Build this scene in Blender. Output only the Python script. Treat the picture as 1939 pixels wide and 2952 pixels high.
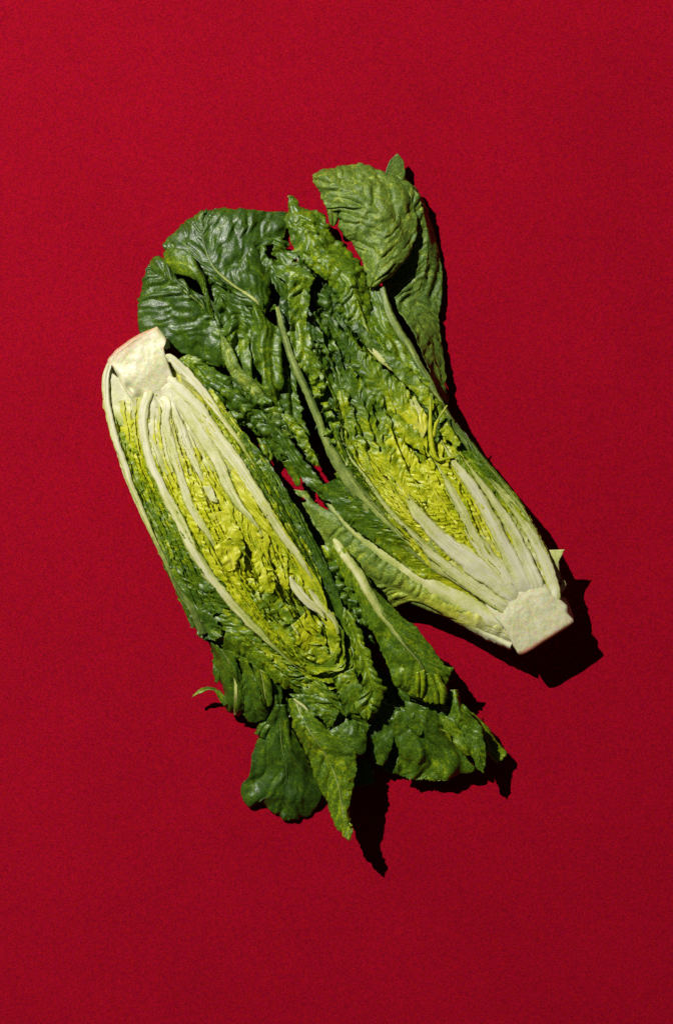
import bpy, math, random
import numpy as np
from mathutils import Vector

# ------------------------------------------------------------------ scene, camera, light
sc = bpy.context.scene
for o in list(bpy.data.objects):
    bpy.data.objects.remove(o)
col = sc.collection

CM = 45.0                    # drawing units per centimetre
S = 0.01 / CM                # metres per drawing unit
CX, CY = 969.5, 1476.0       # drawing unit under the camera
CAM_H = 1.5

cam_d = bpy.data.cameras.new('camera'); cam = bpy.data.objects.new('camera', cam_d); col.objects.link(cam)
cam.location = (0, 0, CAM_H); cam.rotation_euler = (0, 0, 0)
cam_d.sensor_fit = 'VERTICAL'; cam_d.sensor_height = 36.0
cam_d.lens = 36.0 * CAM_H / (2952 * S)
cam_d.clip_start = 0.05; cam_d.clip_end = 50
sc.camera = cam

world = bpy.data.worlds.new('World'); sc.world = world; world.use_nodes = True
bgn = world.node_tree.nodes['Background']
bgn.inputs[0].default_value = (0.9, 0.95, 1.0, 1); bgn.inputs[1].default_value = 0.016

ld = bpy.data.lights.new('studio_flash', 'POINT'); lamp = bpy.data.objects.new('studio_flash', ld); col.objects.link(lamp)
_az = math.radians(132); _el = math.radians(46); _ds = 2.7
lamp.location = (math.cos(_az)*math.cos(_el)*_ds, math.sin(_az)*math.cos(_el)*_ds, math.sin(_el)*_ds)
ld.energy = 415; ld.color = (1.0, 0.965, 0.91); ld.shadow_soft_size = 0.012

sc.view_settings.view_transform = 'Standard'; sc.view_settings.look = 'None'
sc.cycles.use_denoising = False
sc.view_settings.exposure = 0; sc.view_settings.gamma = 1

# ------------------------------------------------------------------ noise helpers
_rs = np.random.RandomState(7)
_PERM = _rs.permutation(4096)
_RND = _rs.rand(4096)
def _h(ix, iy, seed):
    return _PERM[(_PERM[(ix + seed*131) & 4095] + iy*57 + seed*17) & 4095]
def vnoise(x, y, seed=0):
    x = np.asarray(x, float); y = np.asarray(y, float)
    ix = np.floor(x).astype(int); iy = np.floor(y).astype(int)
    fx = x-ix; fy = y-iy
    fx = fx*fx*fx*(fx*(fx*6-15)+10); fy = fy*fy*fy*(fy*(fy*6-15)+10)
    a = _RND[_h(ix, iy, seed)]; b = _RND[_h(ix+1, iy, seed)]
    c = _RND[_h(ix, iy+1, seed)]; d = _RND[_h(ix+1, iy+1, seed)]
    return (a*(1-fx)+b*fx)*(1-fy)+(c*(1-fx)+d*fx)*fy - 0.5        # -.5 .. .5
def fbm(x, y, seed=0, oc=3):
    r = 0; a = 1.0; n = 0
    for k in range(oc):
        r = r + a*vnoise(x*2**k, y*2**k, seed+k); n += a; a *= .5
    return r/n*2                                                   # about -1..1
def voro(x, y, seed=0):
    ix = np.floor(x).astype(int); iy = np.floor(y).astype(int)
    f1 = np.full(x.shape, 9.0); f2 = np.full(x.shape, 9.0)
    for i in (-1, 0, 1):
        for j in (-1, 0, 1):
            h = _h(ix+i, iy+j, seed)
            px = ix+i+.15+.7*_RND[h]; py = iy+j+.15+.7*_RND[(h*7+11) & 4095]
            d = np.hypot(px-x, py-y)
            f2 = np.where(d < f1, f1, np.minimum(f2, d)); f1 = np.minimum(f1, d)
    return f1, f2
def sstep(a, b, x):
    t = np.clip((x-a)/(b-a), 0, 1); return t*t*(3-2*t)

def resample(P, n):
    """smooth curve through the control points, n points evenly spaced"""
    P = np.array(P, float)
    if len(P) == 2:
        return P[0]+(P[1]-P[0])*np.linspace(0, 1, n)[:, None]
    E = np.vstack([2*P[0]-P[1], P, 2*P[-1]-P[-2]])
    out = []
    for i in range(len(P)-1):
        p0, p1, p2, p3 = E[i:i+4]
        t = np.linspace(0, 1, 24, endpoint=False)[:, None]
        out.append(.5*((2*p1)+(-p0+p2)*t+(2*p0-5*p1+4*p2-p3)*t*t+(-p0+3*p1-3*p2+p3)*t**3))
    out.append(P[-1:]); Q = np.vstack(out)
    s = np.concatenate([[0], np.cumsum(np.linalg.norm(np.diff(Q[:, :2], axis=0), axis=1)+1e-6)])
    u = np.linspace(0, s[-1], n)
    return np.stack([np.interp(u, s, Q[:, k]) for k in range(Q.shape[1])], 1)

def to_world(Q):
    """drawing coordinates (x right, y down, z up) to metres; drawn outlines were taken at their own height"""
    z = Q[:, 2]*S; f = 1-z/CAM_H
    return np.stack([(Q[:, 0]-CX)*S*f, -(Q[:, 1]-CY)*S*f, z], 1)

# ------------------------------------------------------------------ materials
def newmat(name):
    m = bpy.data.materials.new(name); m.use_nodes = True
    nt = m.node_tree; nt.nodes.clear()
    return m, nt, nt.nodes, nt.links
RAMP = [(0.00, (0.60, 0.595, 0.38)), (0.14, (0.60, 0.61, 0.19)), (0.28, (0.72, 0.72, 0.035)), (0.40, (0.57, 0.61, 0.006)),
        (0.52, (0.235, 0.345, 0.006)), (0.66, (0.080, 0.168, 0.006)), (0.80, (0.036, 0.090, 0.006)), (1.0, (0.015, 0.041, 0.006))]
RIB_RAMP = [(0.00, (0.68, 0.665, 0.43)), (0.14, (0.61, 0.61, 0.27)), (0.28, (0.48, 0.51, 0.11)), (0.44, (0.30, 0.37, 0.045)), (0.62, (0.14, 0.21, 0.018)), (0.80, (0.050, 0.10, 0.007)), (1.0, (0.02, 0.045, 0.006))]
def speckle(N, L, tc, cell):
    """fine random grain, one value per cell (metres)"""
    sn = N.new('ShaderNodeVectorMath'); sn.operation = 'SNAP'; sn.inputs[1].default_value = (cell, cell, cell)
    L.new(tc.outputs['Object'], sn.inputs[0])
    wn = N.new('ShaderNodeTexWhiteNoise'); wn.noise_dimensions = '3D'; L.new(sn.outputs[0], wn.inputs['Vector'])
    return wn
def leaf_material(name, rough, spec, sat=1.0, bump=.25, trans=.12, net=.12, grain=.20, cells=260, RAMP=RAMP):
    m, nt, N, L = newmat(name)
    out = N.new('ShaderNodeOutputMaterial'); bs = N.new('ShaderNodeBsdfPrincipled')
    at = N.new('ShaderNodeAttribute'); at.attribute_name = 'tone'
    av = N.new('ShaderNodeAttribute'); av.attribute_name = 'vein'
    tc = N.new('ShaderNodeTexCoord')
    n1 = N.new('ShaderNodeTexNoise'); n1.inputs['Scale'].default_value = 240; n1.inputs['Detail'].default_value = 6
    L.new(tc.outputs['Object'], n1.inputs['Vector'])
    wn = speckle(N, L, tc, .00055)
    def math_(op, a, b):
        x = N.new('ShaderNodeMath'); x.operation = op
        for i, v in enumerate((a, b)):
            if isinstance(v, (int, float)): x.inputs[i].default_value = v
            else: L.new(v, x.inputs[i])
        return x.outputs[0]
    # network of small veins
    wv = N.new('ShaderNodeVectorMath'); wv.operation = 'MULTIPLY_ADD'
    wv.inputs[1].default_value = (.006, .006, .006); L.new(n1.outputs['Color'], wv.inputs[0]); L.new(tc.outputs['Object'], wv.inputs[2])
    def veins(scale, wdt):
        vo = N.new('ShaderNodeTexVoronoi'); vo.feature = 'DISTANCE_TO_EDGE'; vo.inputs['Scale'].default_value = scale
        L.new(wv.outputs[0], vo.inputs['Vector'])
        mr = N.new('ShaderNodeMapRange'); mr.inputs[1].default_value = 0; mr.inputs[2].default_value = wdt
        mr.inputs[3].default_value = 1; mr.inputs[4].default_value = 0; mr.interpolation_type = 'SMOOTHSTEP'
        L.new(vo.outputs['Distance'], mr.inputs[0]); return mr.outputs[0]
    v1 = veins(cells, .09); v2 = veins(cells*2.6, .14)
    t = math_('ADD', at.outputs['Fac'], math_('MULTIPLY', math_('SUBTRACT', n1.outputs['Fac'], .5), .22))
    t = math_('ADD', t, math_('MULTIPLY', math_('SUBTRACT', wn.outputs['Value'], .5), grain))
    t = math_('SUBTRACT', t, math_('MULTIPLY', av.outputs['Fac'], .16))
    t = math_('SUBTRACT', t, math_('MULTIPLY', v1, net))
    t = math_('SUBTRACT', t, math_('MULTIPLY', v2, net*.45))
    cr = N.new('ShaderNodeValToRGB'); e = cr.color_ramp.elements
    e[0].position = RAMP[0][0]; e[0].color = (*RAMP[0][1], 1); e[1].position = RAMP[-1][0]; e[1].color = (*RAMP[-1][1], 1)
    for p, c in RAMP[1:-1]:
        x = e.new(p); x.color = (*c, 1)
    L.new(t, cr.inputs[0])
    hs = N.new('ShaderNodeHueSaturation'); hs.inputs['Saturation'].default_value = sat
    L.new(cr.outputs[0], hs.inputs['Color'])
    L.new(hs.outputs[0], bs.inputs['Base Color'])
    rg = N.new('ShaderNodeMapRange'); rg.inputs[3].default_value = rough-.10; rg.inputs[4].default_value = rough+.14
    L.new(n1.outputs['Fac'], rg.inputs[0]); L.new(rg.outputs[0], bs.inputs['Roughness'])
    bs.inputs['Specular IOR Level'].default_value = spec
    h = math_('SUBTRACT', math_('MULTIPLY', n1.outputs['Fac'], .28), math_('ADD', math_('MULTIPLY', v1, .5), math_('MULTIPLY', v2, .22)))
    b1 = N.new('ShaderNodeBump'); b1.inputs['Strength'].default_value = bump; b1.inputs['Distance'].default_value = .0010
    L.new(h, b1.inputs['Height']); L.new(b1.outputs[0], bs.inputs['Normal'])
    tr = N.new('ShaderNodeBsdfTranslucent'); L.new(hs.outputs[0], tr.inputs['Color'])
    mx = N.new('ShaderNodeMixShader'); mx.inputs[0].default_value = trans
    L.new(bs.outputs[0], mx.inputs[1]); L.new(tr.outputs[0], mx.inputs[2]); L.new(mx.outputs[0], out.inputs[0])
    return m
M_BLADE = leaf_material('leaf_blade', .36, .62, bump=.18, trans=.20, net=.09, grain=.13)
M_UNDER = leaf_material('leaf_underside', .44, .5, sat=.92, bump=.26, trans=.22, net=.06, grain=.13, cells=200)
M_HEART = leaf_material('heart_leaf', .38, .5, bump=.12, trans=.28, net=.06, grain=.14, cells=420)
M_RIB = leaf_material('rib_tissue', .46, .4, sat=.92, bump=.12, trans=.05, net=.0, grain=.16, cells=900, RAMP=RIB_RAMP)

def core_material():
    m, nt, N, L = newmat('core_tissue')
    out = N.new('ShaderNodeOutputMaterial'); bs = N.new('ShaderNodeBsdfPrincipled')
    tc = N.new('ShaderNodeTexCoord'); at = N.new('ShaderNodeAttribute'); at.attribute_name = 'tone'
    n1 = N.new('ShaderNodeTexNoise'); n1.inputs['Scale'].default_value = 120; n1.inputs['Detail'].default_value = 8; n1.inputs['Roughness'].default_value = .65
    L.new(tc.outputs['Object'], n1.inputs['Vector']); wn = speckle(N, L, tc, .00055)
    cr = N.new('ShaderNodeValToRGB'); e = cr.color_ramp.elements
    e[0].position = .34; e[0].color = (.54, .525, .26, 1); e[1].position = .66; e[1].color = (.68, .665, .43, 1)
    L.new(n1.outputs['Fac'], cr.inputs[0])
    mx = N.new('ShaderNodeMix'); mx.data_type = 'RGBA'; mx.inputs['B'].default_value = (.46, .17, .09, 1)
    L.new(at.outputs['Fac'], mx.inputs['Factor']); L.new(cr.outputs[0], mx.inputs['A'])
    m2 = N.new('ShaderNodeMix'); m2.data_type = 'RGBA'; m2.blend_type = 'OVERLAY'; m2.inputs['Factor'].default_value = .30
    L.new(mx.outputs['Result'], m2.inputs['A']); L.new(wn.outputs['Color'], m2.inputs['B'])
    L.new(m2.outputs['Result'], bs.inputs['Base Color'])
    bs.inputs['Roughness'].default_value = .42; bs.inputs['Specular IOR Level'].default_value = .45
    bu = N.new('ShaderNodeBump'); bu.inputs['Strength'].default_value = .3; bu.inputs['Distance'].default_value = .0011
    L.new(n1.outputs['Fac'], bu.inputs['Height']); L.new(bu.outputs[0], bs.inputs['Normal'])
    L.new(bs.outputs[0], out.inputs[0])
    return m
M_CORE = core_material()

def paper_material():
    m, nt, N, L = newmat('red_paper')
    out = N.new('ShaderNodeOutputMaterial'); bs = N.new('ShaderNodeBsdfPrincipled')
    tc = N.new('ShaderNodeTexCoord')
    w1 = speckle(N, L, tc, .00052); w2 = speckle(N, L, tc, .00083)
    n1 = N.new('ShaderNodeTexNoise'); n1.inputs['Scale'].default_value = 14; n1.inputs['Detail'].default_value = 5
    L.new(tc.outputs['Object'], n1.inputs['Vector'])
    def mixc(fac, a, b, f=None):
        x = N.new('ShaderNodeMix'); x.data_type = 'RGBA'; x.clamp_factor = True
        if fac is None: x.inputs['Factor'].default_value = f
        else: L.new(fac, x.inputs['Factor'])
        for k, v in (('A', a), ('B', b)):
            if isinstance(v, tuple): x.inputs[k].default_value = (*v, 1)
            else: L.new(v, x.inputs[k])
        return x.outputs['Result']
    hue = mixc(w2.outputs['Value'], (.29, .0002, .030), (.37, .0060, .003))
    lum = mixc(w1.outputs['Value'], (.13, .0003, .006), (.53, .0030, .022))
    c = mixc(None, hue, lum, .55)
    mr = N.new('ShaderNodeMapRange'); mr.inputs[1].default_value = .3; mr.inputs[2].default_value = .7; mr.inputs[3].default_value = .84; mr.inputs[4].default_value = .93
    L.new(n1.outputs['Fac'], mr.inputs[0])
    hv = N.new('ShaderNodeHueSaturation'); L.new(mr.outputs[0], hv.inputs['Value']); L.new(c, hv.inputs['Color'])
    L.new(hv.outputs[0], bs.inputs['Base Color'])
    bs.inputs['Roughness'].default_value = .85; bs.inputs['Specular IOR Level'].default_value = .03
    L.new(bs.outputs[0], out.inputs[0])
    return m

# ------------------------------------------------------------------ mesh helpers
def mesh_obj(name, V, F, mat, parent, tone=None, vein=None, smooth=True, thick=0):
    me = bpy.data.meshes.new(name)
    V = np.ascontiguousarray(V, dtype=np.float32)
    if isinstance(F, np.ndarray):
        nf = len(F); me.vertices.add(len(V)); me.vertices.foreach_set('co', V.ravel())
        me.loops.add(nf*4); me.loops.foreach_set('vertex_index', F.astype(np.int32).ravel())
        me.polygons.add(nf); me.polygons.foreach_set('loop_start', np.arange(nf, dtype=np.int32)*4)
        me.update(calc_edges=True)
    else:
        me.from_pydata([tuple(v) for v in V], [], F)
    me.polygons.foreach_set('use_smooth', np.full(len(me.polygons), smooth, dtype=bool))
    for nm, a in (('tone', tone), ('vein', vein)):
        if a is None: a = np.zeros(len(V))
        at = me.attributes.new(nm, 'FLOAT', 'POINT'); at.data.foreach_set('value', np.ascontiguousarray(a, dtype=np.float32).ravel())
    me.materials.append(mat)
    o = bpy.data.objects.new(name, me); col.objects.link(o)
    if parent is not None: o.parent = parent
    if thick:
        md = o.modifiers.new('thickness', 'SOLIDIFY'); md.thickness = thick*S; md.offset = 0
    return o
def grid_faces(nu, nv):
    i = np.arange(nu*nv).reshape(nu, nv)
    return np.stack([i[:-1, :-1], i[1:, :-1], i[1:, 1:], i[:-1, 1:]], -1).reshape(-1, 4)

_seed = [11]
def nseed():
    _seed[0] += 7; return _seed[0] % 400

class Half:
    """one lettuce half: its root and the height of its cut face"""
    def __init__(self, name, label, base, zf):
        self.root = bpy.data.objects.new(name, None); col.objects.link(self.root)
        self.root.empty_display_size = .02
        self.root['label'] = label; self.root['category'] = 'lettuce'; self.root['group'] = 'halves of a cut lettuce head'
        self.zf = zf
    def pts(self, P, dz=0):
        return [(p[0], p[1], p[2] if len(p) > 2 else self.zf(p[0], p[1])+dz) for p in P]

def leaf(H, L, R, M=None, tone=(.7, .8), edge=.05, und=(5, 90), blis=(0, 28), herr=(0, 16, .8), fold=(0, 30), ruf=(0, 30),
         rag=3, camber=0, dz=(0, 0, 0), mat=None, thick=1.1, rib=None, name='leaf', step=3.4, tnoise=.06, parent=None, holes=None, relief=(1, 1)):
    sd = nseed()
    big_leaf = mat is None or mat is M_UNDER
    if mat is None and not ruf[0]: ruf = (8, 40)
    if mat is None: rag = rag*1.35
    if mat is None: herr = (herr[0]*1.7+1.5, herr[1] if herr[0] else 38, herr[2]); und = (und[0]*1.2, und[1])
    L = H.pts(L, dz[0]); R = H.pts(R, dz[2])
    l0 = resample(L, 60); r0 = resample(R, 60)
    ln = np.linalg.norm(np.diff((l0+r0)[:, :2]/2, axis=0), axis=1).sum()
    ln = max(ln, .6*np.linalg.norm(np.diff(l0[:, :2], axis=0), axis=1).sum(), .6*np.linalg.norm(np.diff(r0[:, :2], axis=0), axis=1).sum())
    wd = np.hypot(*(l0-r0)[:, :2].T).max()+.6*abs((l0-r0)[:, 2]).max()
    nu = int(np.clip(ln/step, 10, 240)); nv = int(np.clip(wd/step, 8, 120)) | 1
    l = resample(L, nu); r = resample(R, nu)
    if M is not None: m = resample(H.pts(M, dz[1]), nu)
    else: m = (l+r)/2
    v = np.linspace(-1, 1, nv)[None, :, None]
    a = np.clip(-v, 0, 1); b = np.clip(v, 0, 1)
    P = m[:, None]*(1-a-b)+l[:, None]*a+r[:, None]*b
    v2 = v[:, :, 0]; av = np.abs(v2)
    P[:, :, 2] += camber*(1-(2*av-1)**2)
    c = (l+r)/2
    s = np.concatenate([[0], np.cumsum(np.linalg.norm(np.diff(m[:, :2], axis=0), axis=1))])
    s = s*(ln/max(s[-1], 1)); s2 = s[:, None]+0*v2
    wl = np.linalg.norm(l-m, axis=1)[:, None]; wr = np.linalg.norm(r-m, axis=1)[:, None]
    d = np.where(v2 < 0, wl, wr)*av; sg = np.where(v2 < 0, -1, 1)
    off = sd*13.7
    # edge teeth in the plane of the leaf
    side = (r-l); side = side/np.maximum(np.linalg.norm(side, axis=1), 1e-3)[:, None]
    e = sstep(.55, 1, av)
    tooth = fbm(s2/14+off, v2*0+3*sg, sd)*rag + np.abs(vnoise(s2/6+off, 9*sg, sd+2))*rag*.9
    P += side[:, None]*(sg*e*tooth)[:, :, None]
    endr = fbm(v2*wd/18+off, s2*0, sd+5)*rag*1.5*(sstep(.85, 1, s2/ln)+0*v2)
    tg = np.gradient(m, axis=0); tg /= np.maximum(np.linalg.norm(tg, axis=1), 1e-3)[:, None]
    P += tg[:, None]*endr[:, :, None]
    # broad undulation and edge frill
    ua, ul = und
    P[:, :, 2] += ua*fbm(s2/ul+off, sg*d/ul, sd+9, 2)
    ra, rl = ruf
    if ra:
        w = fbm(s2/rl+off, sg*2.5+0*s2, sd+12, 2)
        w = w*np.interp(np.linspace(0, 1, nu), np.linspace(0, 1, len(relief)), relief)[:, None]
        P[:, :, 2] += ra*1.4*av**2.2*w
        P += side[:, None]*(ra*.5*av**2*fbm(s2/rl+off+5, sg*1.5+0*s2, sd+14, 2))[:, :, None]
    # relief along the surface normal
    gu = np.gradient(P, axis=0); gv = np.gradient(P, axis=1)
    n = np.cross(gu, gv); n /= np.maximum(np.linalg.norm(n, axis=2), 1e-6)[:, :, None]
    n *= np.where(n[:, :, 2:3] < 0, -1, 1)
    D = np.zeros((nu, nv)); vein = np.zeros((nu, nv))
    wx = fbm(s2/40+off, sg*d/40, sd+20, 2)
    rel = np.interp(np.linspace(0, 1, nu), np.linspace(0, 1, len(relief)), relief)[:, None]
    fa, fl = fold[0]*1.35, fold[1]
    if fa:
        q = sg*d/(fl*.62)+1.4*fbm(s2/110+off, sg*d/70, sd+22, 2)
        D += fa*2.6*vnoise(q+off, s2/170, sd+23)
    ha, hl, hk = herr
    if ha:
        w = (s2-hk*d*(1+.25*wx))/hl+(.35 if big_leaf else .9)*wx+sg*.25+(.10 if big_leaf else .5)*fbm(s2/13+off, sg*d/16, sd+24, 2)
        g = vnoise(w*1.25+off, sg*3+d/(110 if big_leaf else 70), sd+25)
        D += ha*(2.6*np.abs(g)-.55)*sstep(1, 16, d)*(.45+1.1*(vnoise(s2/30+off, sg*d/22, sd+4)+.5))
        vein = np.maximum(vein, (1-sstep(0, .028 if big_leaf else .05, np.abs(g)))*sstep(0, 6, d)*.75)
    ba, bl = (blis[0]*.95, blis[1]*.95) if big_leaf else (blis[0]*.85, blis[1]*1.15)
    if ba:
        qx = s2/bl+off+.7*wx; qy = sg*d/bl*1.1+.7*fbm(s2/33+off, sg*d/33+4, sd+31, 2)
        if big_leaf:
            qx = (s2-.8*d)/bl+off+.5*wx; qy = sg*d/(bl*1.9)+.4*fbm(s2/60+off, sg*d/60+4, sd+31, 2)
        f1, f2 = voro(qx*.8, qy*.8, sd)
        b1 = np.abs(vnoise(qx*1.5, qy*1.5, sd+32)); b2 = np.abs(vnoise(qx*3.1+7, qy*3.1, sd+33))
        big = .35+1.2*(vnoise(qx*.4, qy*.4, sd+34)+.5)
        D += ba*big*(.55-1.1*f1**2)+ba*big*(3.2*b1-.6)+ba*(.28 if big_leaf else .3)*(2.6*b2-.5)
        vein = np.maximum(vein, .8*(1-sstep(0, .07, f2-f1))); vein = np.maximum(vein, (.3 if big_leaf else .5)*(1-sstep(0, .035, b1)))
    D *= rel
    D += .9*fbm(s2/11+off, sg*d/11, sd+40, 3)
    P = P+n*D[:, :, None]
    P[:, :, 2] = np.maximum(P[:, :, 2], 1.5+1.2*(fbm(s2/20, d/20, sd)+1))
    tt = np.array(tone, float); tp = np.interp(np.linspace(0, 1, nu), np.linspace(0, 1, len(tt)), tt)[:, None]
    T = tp+edge*av**1.4+tnoise*fbm(s2/35+off, sg*d/25, sd+50, 3)+.0*D
    F = grid_faces(nu, nv)
    if holes:
        cc = P.reshape(-1, 3)[F].mean(1)
        keep = np.ones(len(F), bool)
        for hx, hy, hr in holes:
            an = np.arctan2(cc[:, 1]-hy, cc[:, 0]-hx)
            keep &= np.hypot(cc[:, 0]-hx, cc[:, 1]-hy) > hr*(1+.35*np.sin(2*an+hx)+.2*np.sin(5*an))
        F = F[keep]
    o = mesh_obj(name, to_world(P.reshape(-1, 3)), F, mat or M_BLADE, parent or H.root, T.ravel(), vein.ravel(), thick=thick)
    if rib:
        w0, w1, t0, t1 = rib[:4]
        k = np.linspace(0, nu-1, max(5, int(ln/40))).astype(int)
        mid = P[:, nv//2]
        pts = [(mid[i, 0], mid[i, 1], w0+(w1-w0)*i/(nu-1), mid[i, 2]+(rib[4] if len(rib) > 4 else 1)) for i in k]
        ribbar(H, pts, tone=(t0, t1), flat=False, parent=o, edge_tone=.35, rise=.22)
    return o

def ribbar(H, pts, dz=0, tone=(.08, .12), flat=True, depth=26, parent=None, name='midrib', mat=None, wob=2.5, groove=2.0, edge_tone=.20, rise=.30, tip=None, edge_pow=4):
    """a midrib: pts are (x, y, width[, z])"""
    sd = nseed(); off = sd*3.1
    P = [(p[0], p[1], p[3] if len(p) > 3 else H.zf(p[0], p[1])+dz, p[2]) for p in pts]
    q0 = resample(P, 60); ln = np.linalg.norm(np.diff(q0[:, :2], axis=0), axis=1).sum()
    nu = int(np.clip(ln/4, 8, 220)); Q = resample(P, nu)
    c = Q[:, :3].copy(); w = np.maximum(Q[:, 3], 1.0)
    s = np.linspace(0, ln, nu)
    tf = s/ln if tip != 'start' else 1-s/ln
    fade = sstep(.72, 1.0, tf) if tip else 0*s
    w = w*(1-.85*fade); c[:, 2] -= 7*fade
    tg = np.gradient(c[:, :2], axis=0); tg /= np.maximum(np.linalg.norm(tg, axis=1), 1e-4)[:, None]
    sd2 = np.stack([-tg[:, 1], tg[:, 0], 0*tg[:, 0]], 1)
    c[:, :2] += (sd2*(wob*fbm(s/60+off, 0*s, sd, 2))[:, None])[:, :2]
    if flat:
        a = np.array([-1, -1.02, -.97, -.86, -.68, -.5, -.32, -.15, 0, .15, .32, .5, .68, .86, .97, 1.02, 1])
        zz = np.array([-1, -.25, -.09, -.02, 0, .02, .03, .03, .03, .03, .03, .02, 0, -.02, -.09, -.25, -1])*depth
    else:
        th = np.linspace(math.pi*1.12, -math.pi*.12, 11); a = np.cos(th); zz = None
    nv = len(a); top = np.abs(a) < .99
    A = a[None]+0*s[:, None]
    wv = w[:, None]*(1+.18*fbm(s[:, None]/38+off, np.sign(A), sd+3, 3))/2+1.6*fbm(s[:, None]/11+off, np.sign(A)*2, sd+4, 2)*np.minimum(1, w[:, None]/20)
    if flat: Z = zz[None]*np.minimum(1, w[:, None]/14)
    else: Z = np.sin(th)[None]*w[:, None]*rise-w[:, None]*.10
    d = A*wv
    gr = groove*(fbm(d/5.0+off, s[:, None]/140, sd+6, 2))*top
    Z = Z+gr+1.6*fbm(s[:, None]/50+off, d/30, sd+8, 2)*top
    V = c[:, None]+sd2[:, None]*d[:, :, None]; V[:, :, 2] += Z
    V[:, :, 2] = np.maximum(V[:, :, 2], .6)
    tp = np.interp(np.linspace(0, 1, nu), np.linspace(0, 1, len(tone)), tone)[:, None]
    T = tp+edge_tone*np.abs(A)**edge_pow+.24*fbm(d/5+off, s[:, None]/130, sd+10, 3)+.07*fbm(s[:, None]/40, d/15, sd+12, 2)
    T = T*(1-fade[:, None])+np.maximum(T, .40)*fade[:, None]
    i = np.arange(nu*nv).reshape(nu, nv)
    F = np.stack([i[:-1], i[1:], np.roll(i, -1, 1)[1:], np.roll(i, -1, 1)[:-1]], -1).reshape(-1, 4).tolist()
    F.append(i[0].tolist()); F.append(i[-1][::-1].tolist())
    return mesh_obj(name, to_world(V.reshape(-1, 3)), F, mat or M_RIB, parent or H.root, T.ravel())

def lerpline(A, B, f, n=14):
    a = resample(A, n); b = resample(B, n)
    return [tuple(x) for x in (a*(1-f)+b*f)]

def shingles(H, A, B, n, tone, low=-26, high=-3, herr=(4, 13, .9), ruf=(7, 26), flip=False, over=.35, blis=(0, 20), mat=None, rag=4, rnd=7, relief=(1, 1)):
    """crinkled blades packed between two ribs, each a leaf layer cut lengthwise"""
    rg = random.Random(_seed[0])
    for k in range(n):
        f0 = k/n-over*.4+rg.uniform(-.05, .05); f1 = (k+1)/n+over*.6
        a, b = (low+2+rg.uniform(-rnd, rnd)*.6, high+rg.uniform(-rnd, rnd)+2)
        if flip: a, b = b, a
        t = tone if not isinstance(tone[0], (tuple, list)) else tone[k % len(tone)]
        leaf(H, [p[:2] for p in lerpline(A, B, f0)], [p[:2] for p in lerpline(A, B, f1)], tone=t, dz=(a, (a+b)/2+5, b),
             herr=(herr[0]*.8, herr[1]*.62, herr[2]), ruf=(ruf[0]*.65, ruf[1]*1.7), und=(6, 40), rag=rag, blis=blis, mat=mat or M_HEART, edge=.04, tnoise=.11, relief=relief, step=2.6, thick=0)

def frills(H, R, tones, t0=.25, t1=1.0, n=3, dz=0, seed=1, out=11, sides=(-1, 1)):
    """cut blade edges curling over the sides of a rib"""
    rg = random.Random(seed)
    Q = resample([(p[0], p[1], 0, p[2]) for p in R], 80)
    tg = np.gradient(Q[:, :2], axis=0); tg /= np.linalg.norm(tg, axis=1)[:, None]
    nm = np.stack([-tg[:, 1], tg[:, 0]], 1)
    for sgn in sides:
        for k in range(n):
            a = t0+(t1-t0)*(k+rg.uniform(-.1, .35))/n; b = a+(t1-t0)/n*rg.uniform(.7, 1.1)
            ia, ib = int(np.clip(a*79, 0, 70)), int(np.clip(b*79, 8, 79))
            if ib-ia < 7: continue
            idx = np.linspace(ia, ib, 7).astype(int)
            w = np.maximum(Q[idx, 3], 4)
            inn = Q[idx, :2]+nm[idx]*sgn*(w*.5*.80)[:, None]
            ext = Q[idx, :2]+nm[idx]*sgn*(w*.5+out*rg.uniform(.7, 1.4))[:, None]
            lift = rg.choice((0, 0, 3, 7))
            tt = np.interp(idx/79, np.linspace(0, 1, len(tones)), tones)+rg.uniform(-.05, .05)
            leaf(H, [tuple(p) for p in inn], [tuple(p) for p in ext], tone=tuple(tt), dz=(dz-14, dz-3+lift, dz-13), und=(3, 24), ruf=(6, 18), rag=4, herr=(3, 11, .8), mat=M_HEART, edge=.02, tnoise=.12, thick=0, step=2.8)

def cut_edges(H, A, B, n, tones, seed=1, dz=0, depth=24, t0=0.0, t1=1.0, wig=3.0):
    """thin blade layers seen edge-on in the cut"""
    rg = random.Random(seed)
    for k in range(n):
        f = (k+.5)/n+rg.uniform(-.3, .3)/n
        m = 46
        q = resample([p[:2] for p in lerpline(A, B, f)], m)
        a = t0+(t1-t0)*rg.uniform(0, .35); b = t1-(t1-t0)*rg.uniform(0, .30)
        q = q[int(a*(m-1)):int(b*(m-1))+1]
        if len(q) < 8: continue
        tg = np.gradient(q, axis=0); tg /= np.linalg.norm(tg, axis=1)[:, None]; nm = np.stack([-tg[:, 1], tg[:, 0]], 1)
        u = np.arange(len(q)); o = rg.uniform(0, 90)
        q = q+nm*(wig*2*(vnoise(u*.9+o, 0*u, seed+k)+.7*vnoise(u*.35+o, 0*u, seed+k+3)))[:, None]
        sl = rg.choice((-1, 1))*rg.uniform(2, 7)
        tp = q+nm*sl
        tt = np.interp(np.linspace(a, b, 6), np.linspace(0, 1, len(tones)), tones)+rg.uniform(-.10, .10)
        up = dz+rg.uniform(-9, 1)
        leaf(H, [tuple(p) for p in q[::2]], [tuple(p) for p in tp[::2]], tone=tuple(tt), dz=(up-depth, up-9, up), und=(3, 22), ruf=(3.5, 15), rag=2.5, herr=(2, 11, .5), mat=M_HEART, edge=-.05, tnoise=.12, step=2.7, thick=0)

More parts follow.
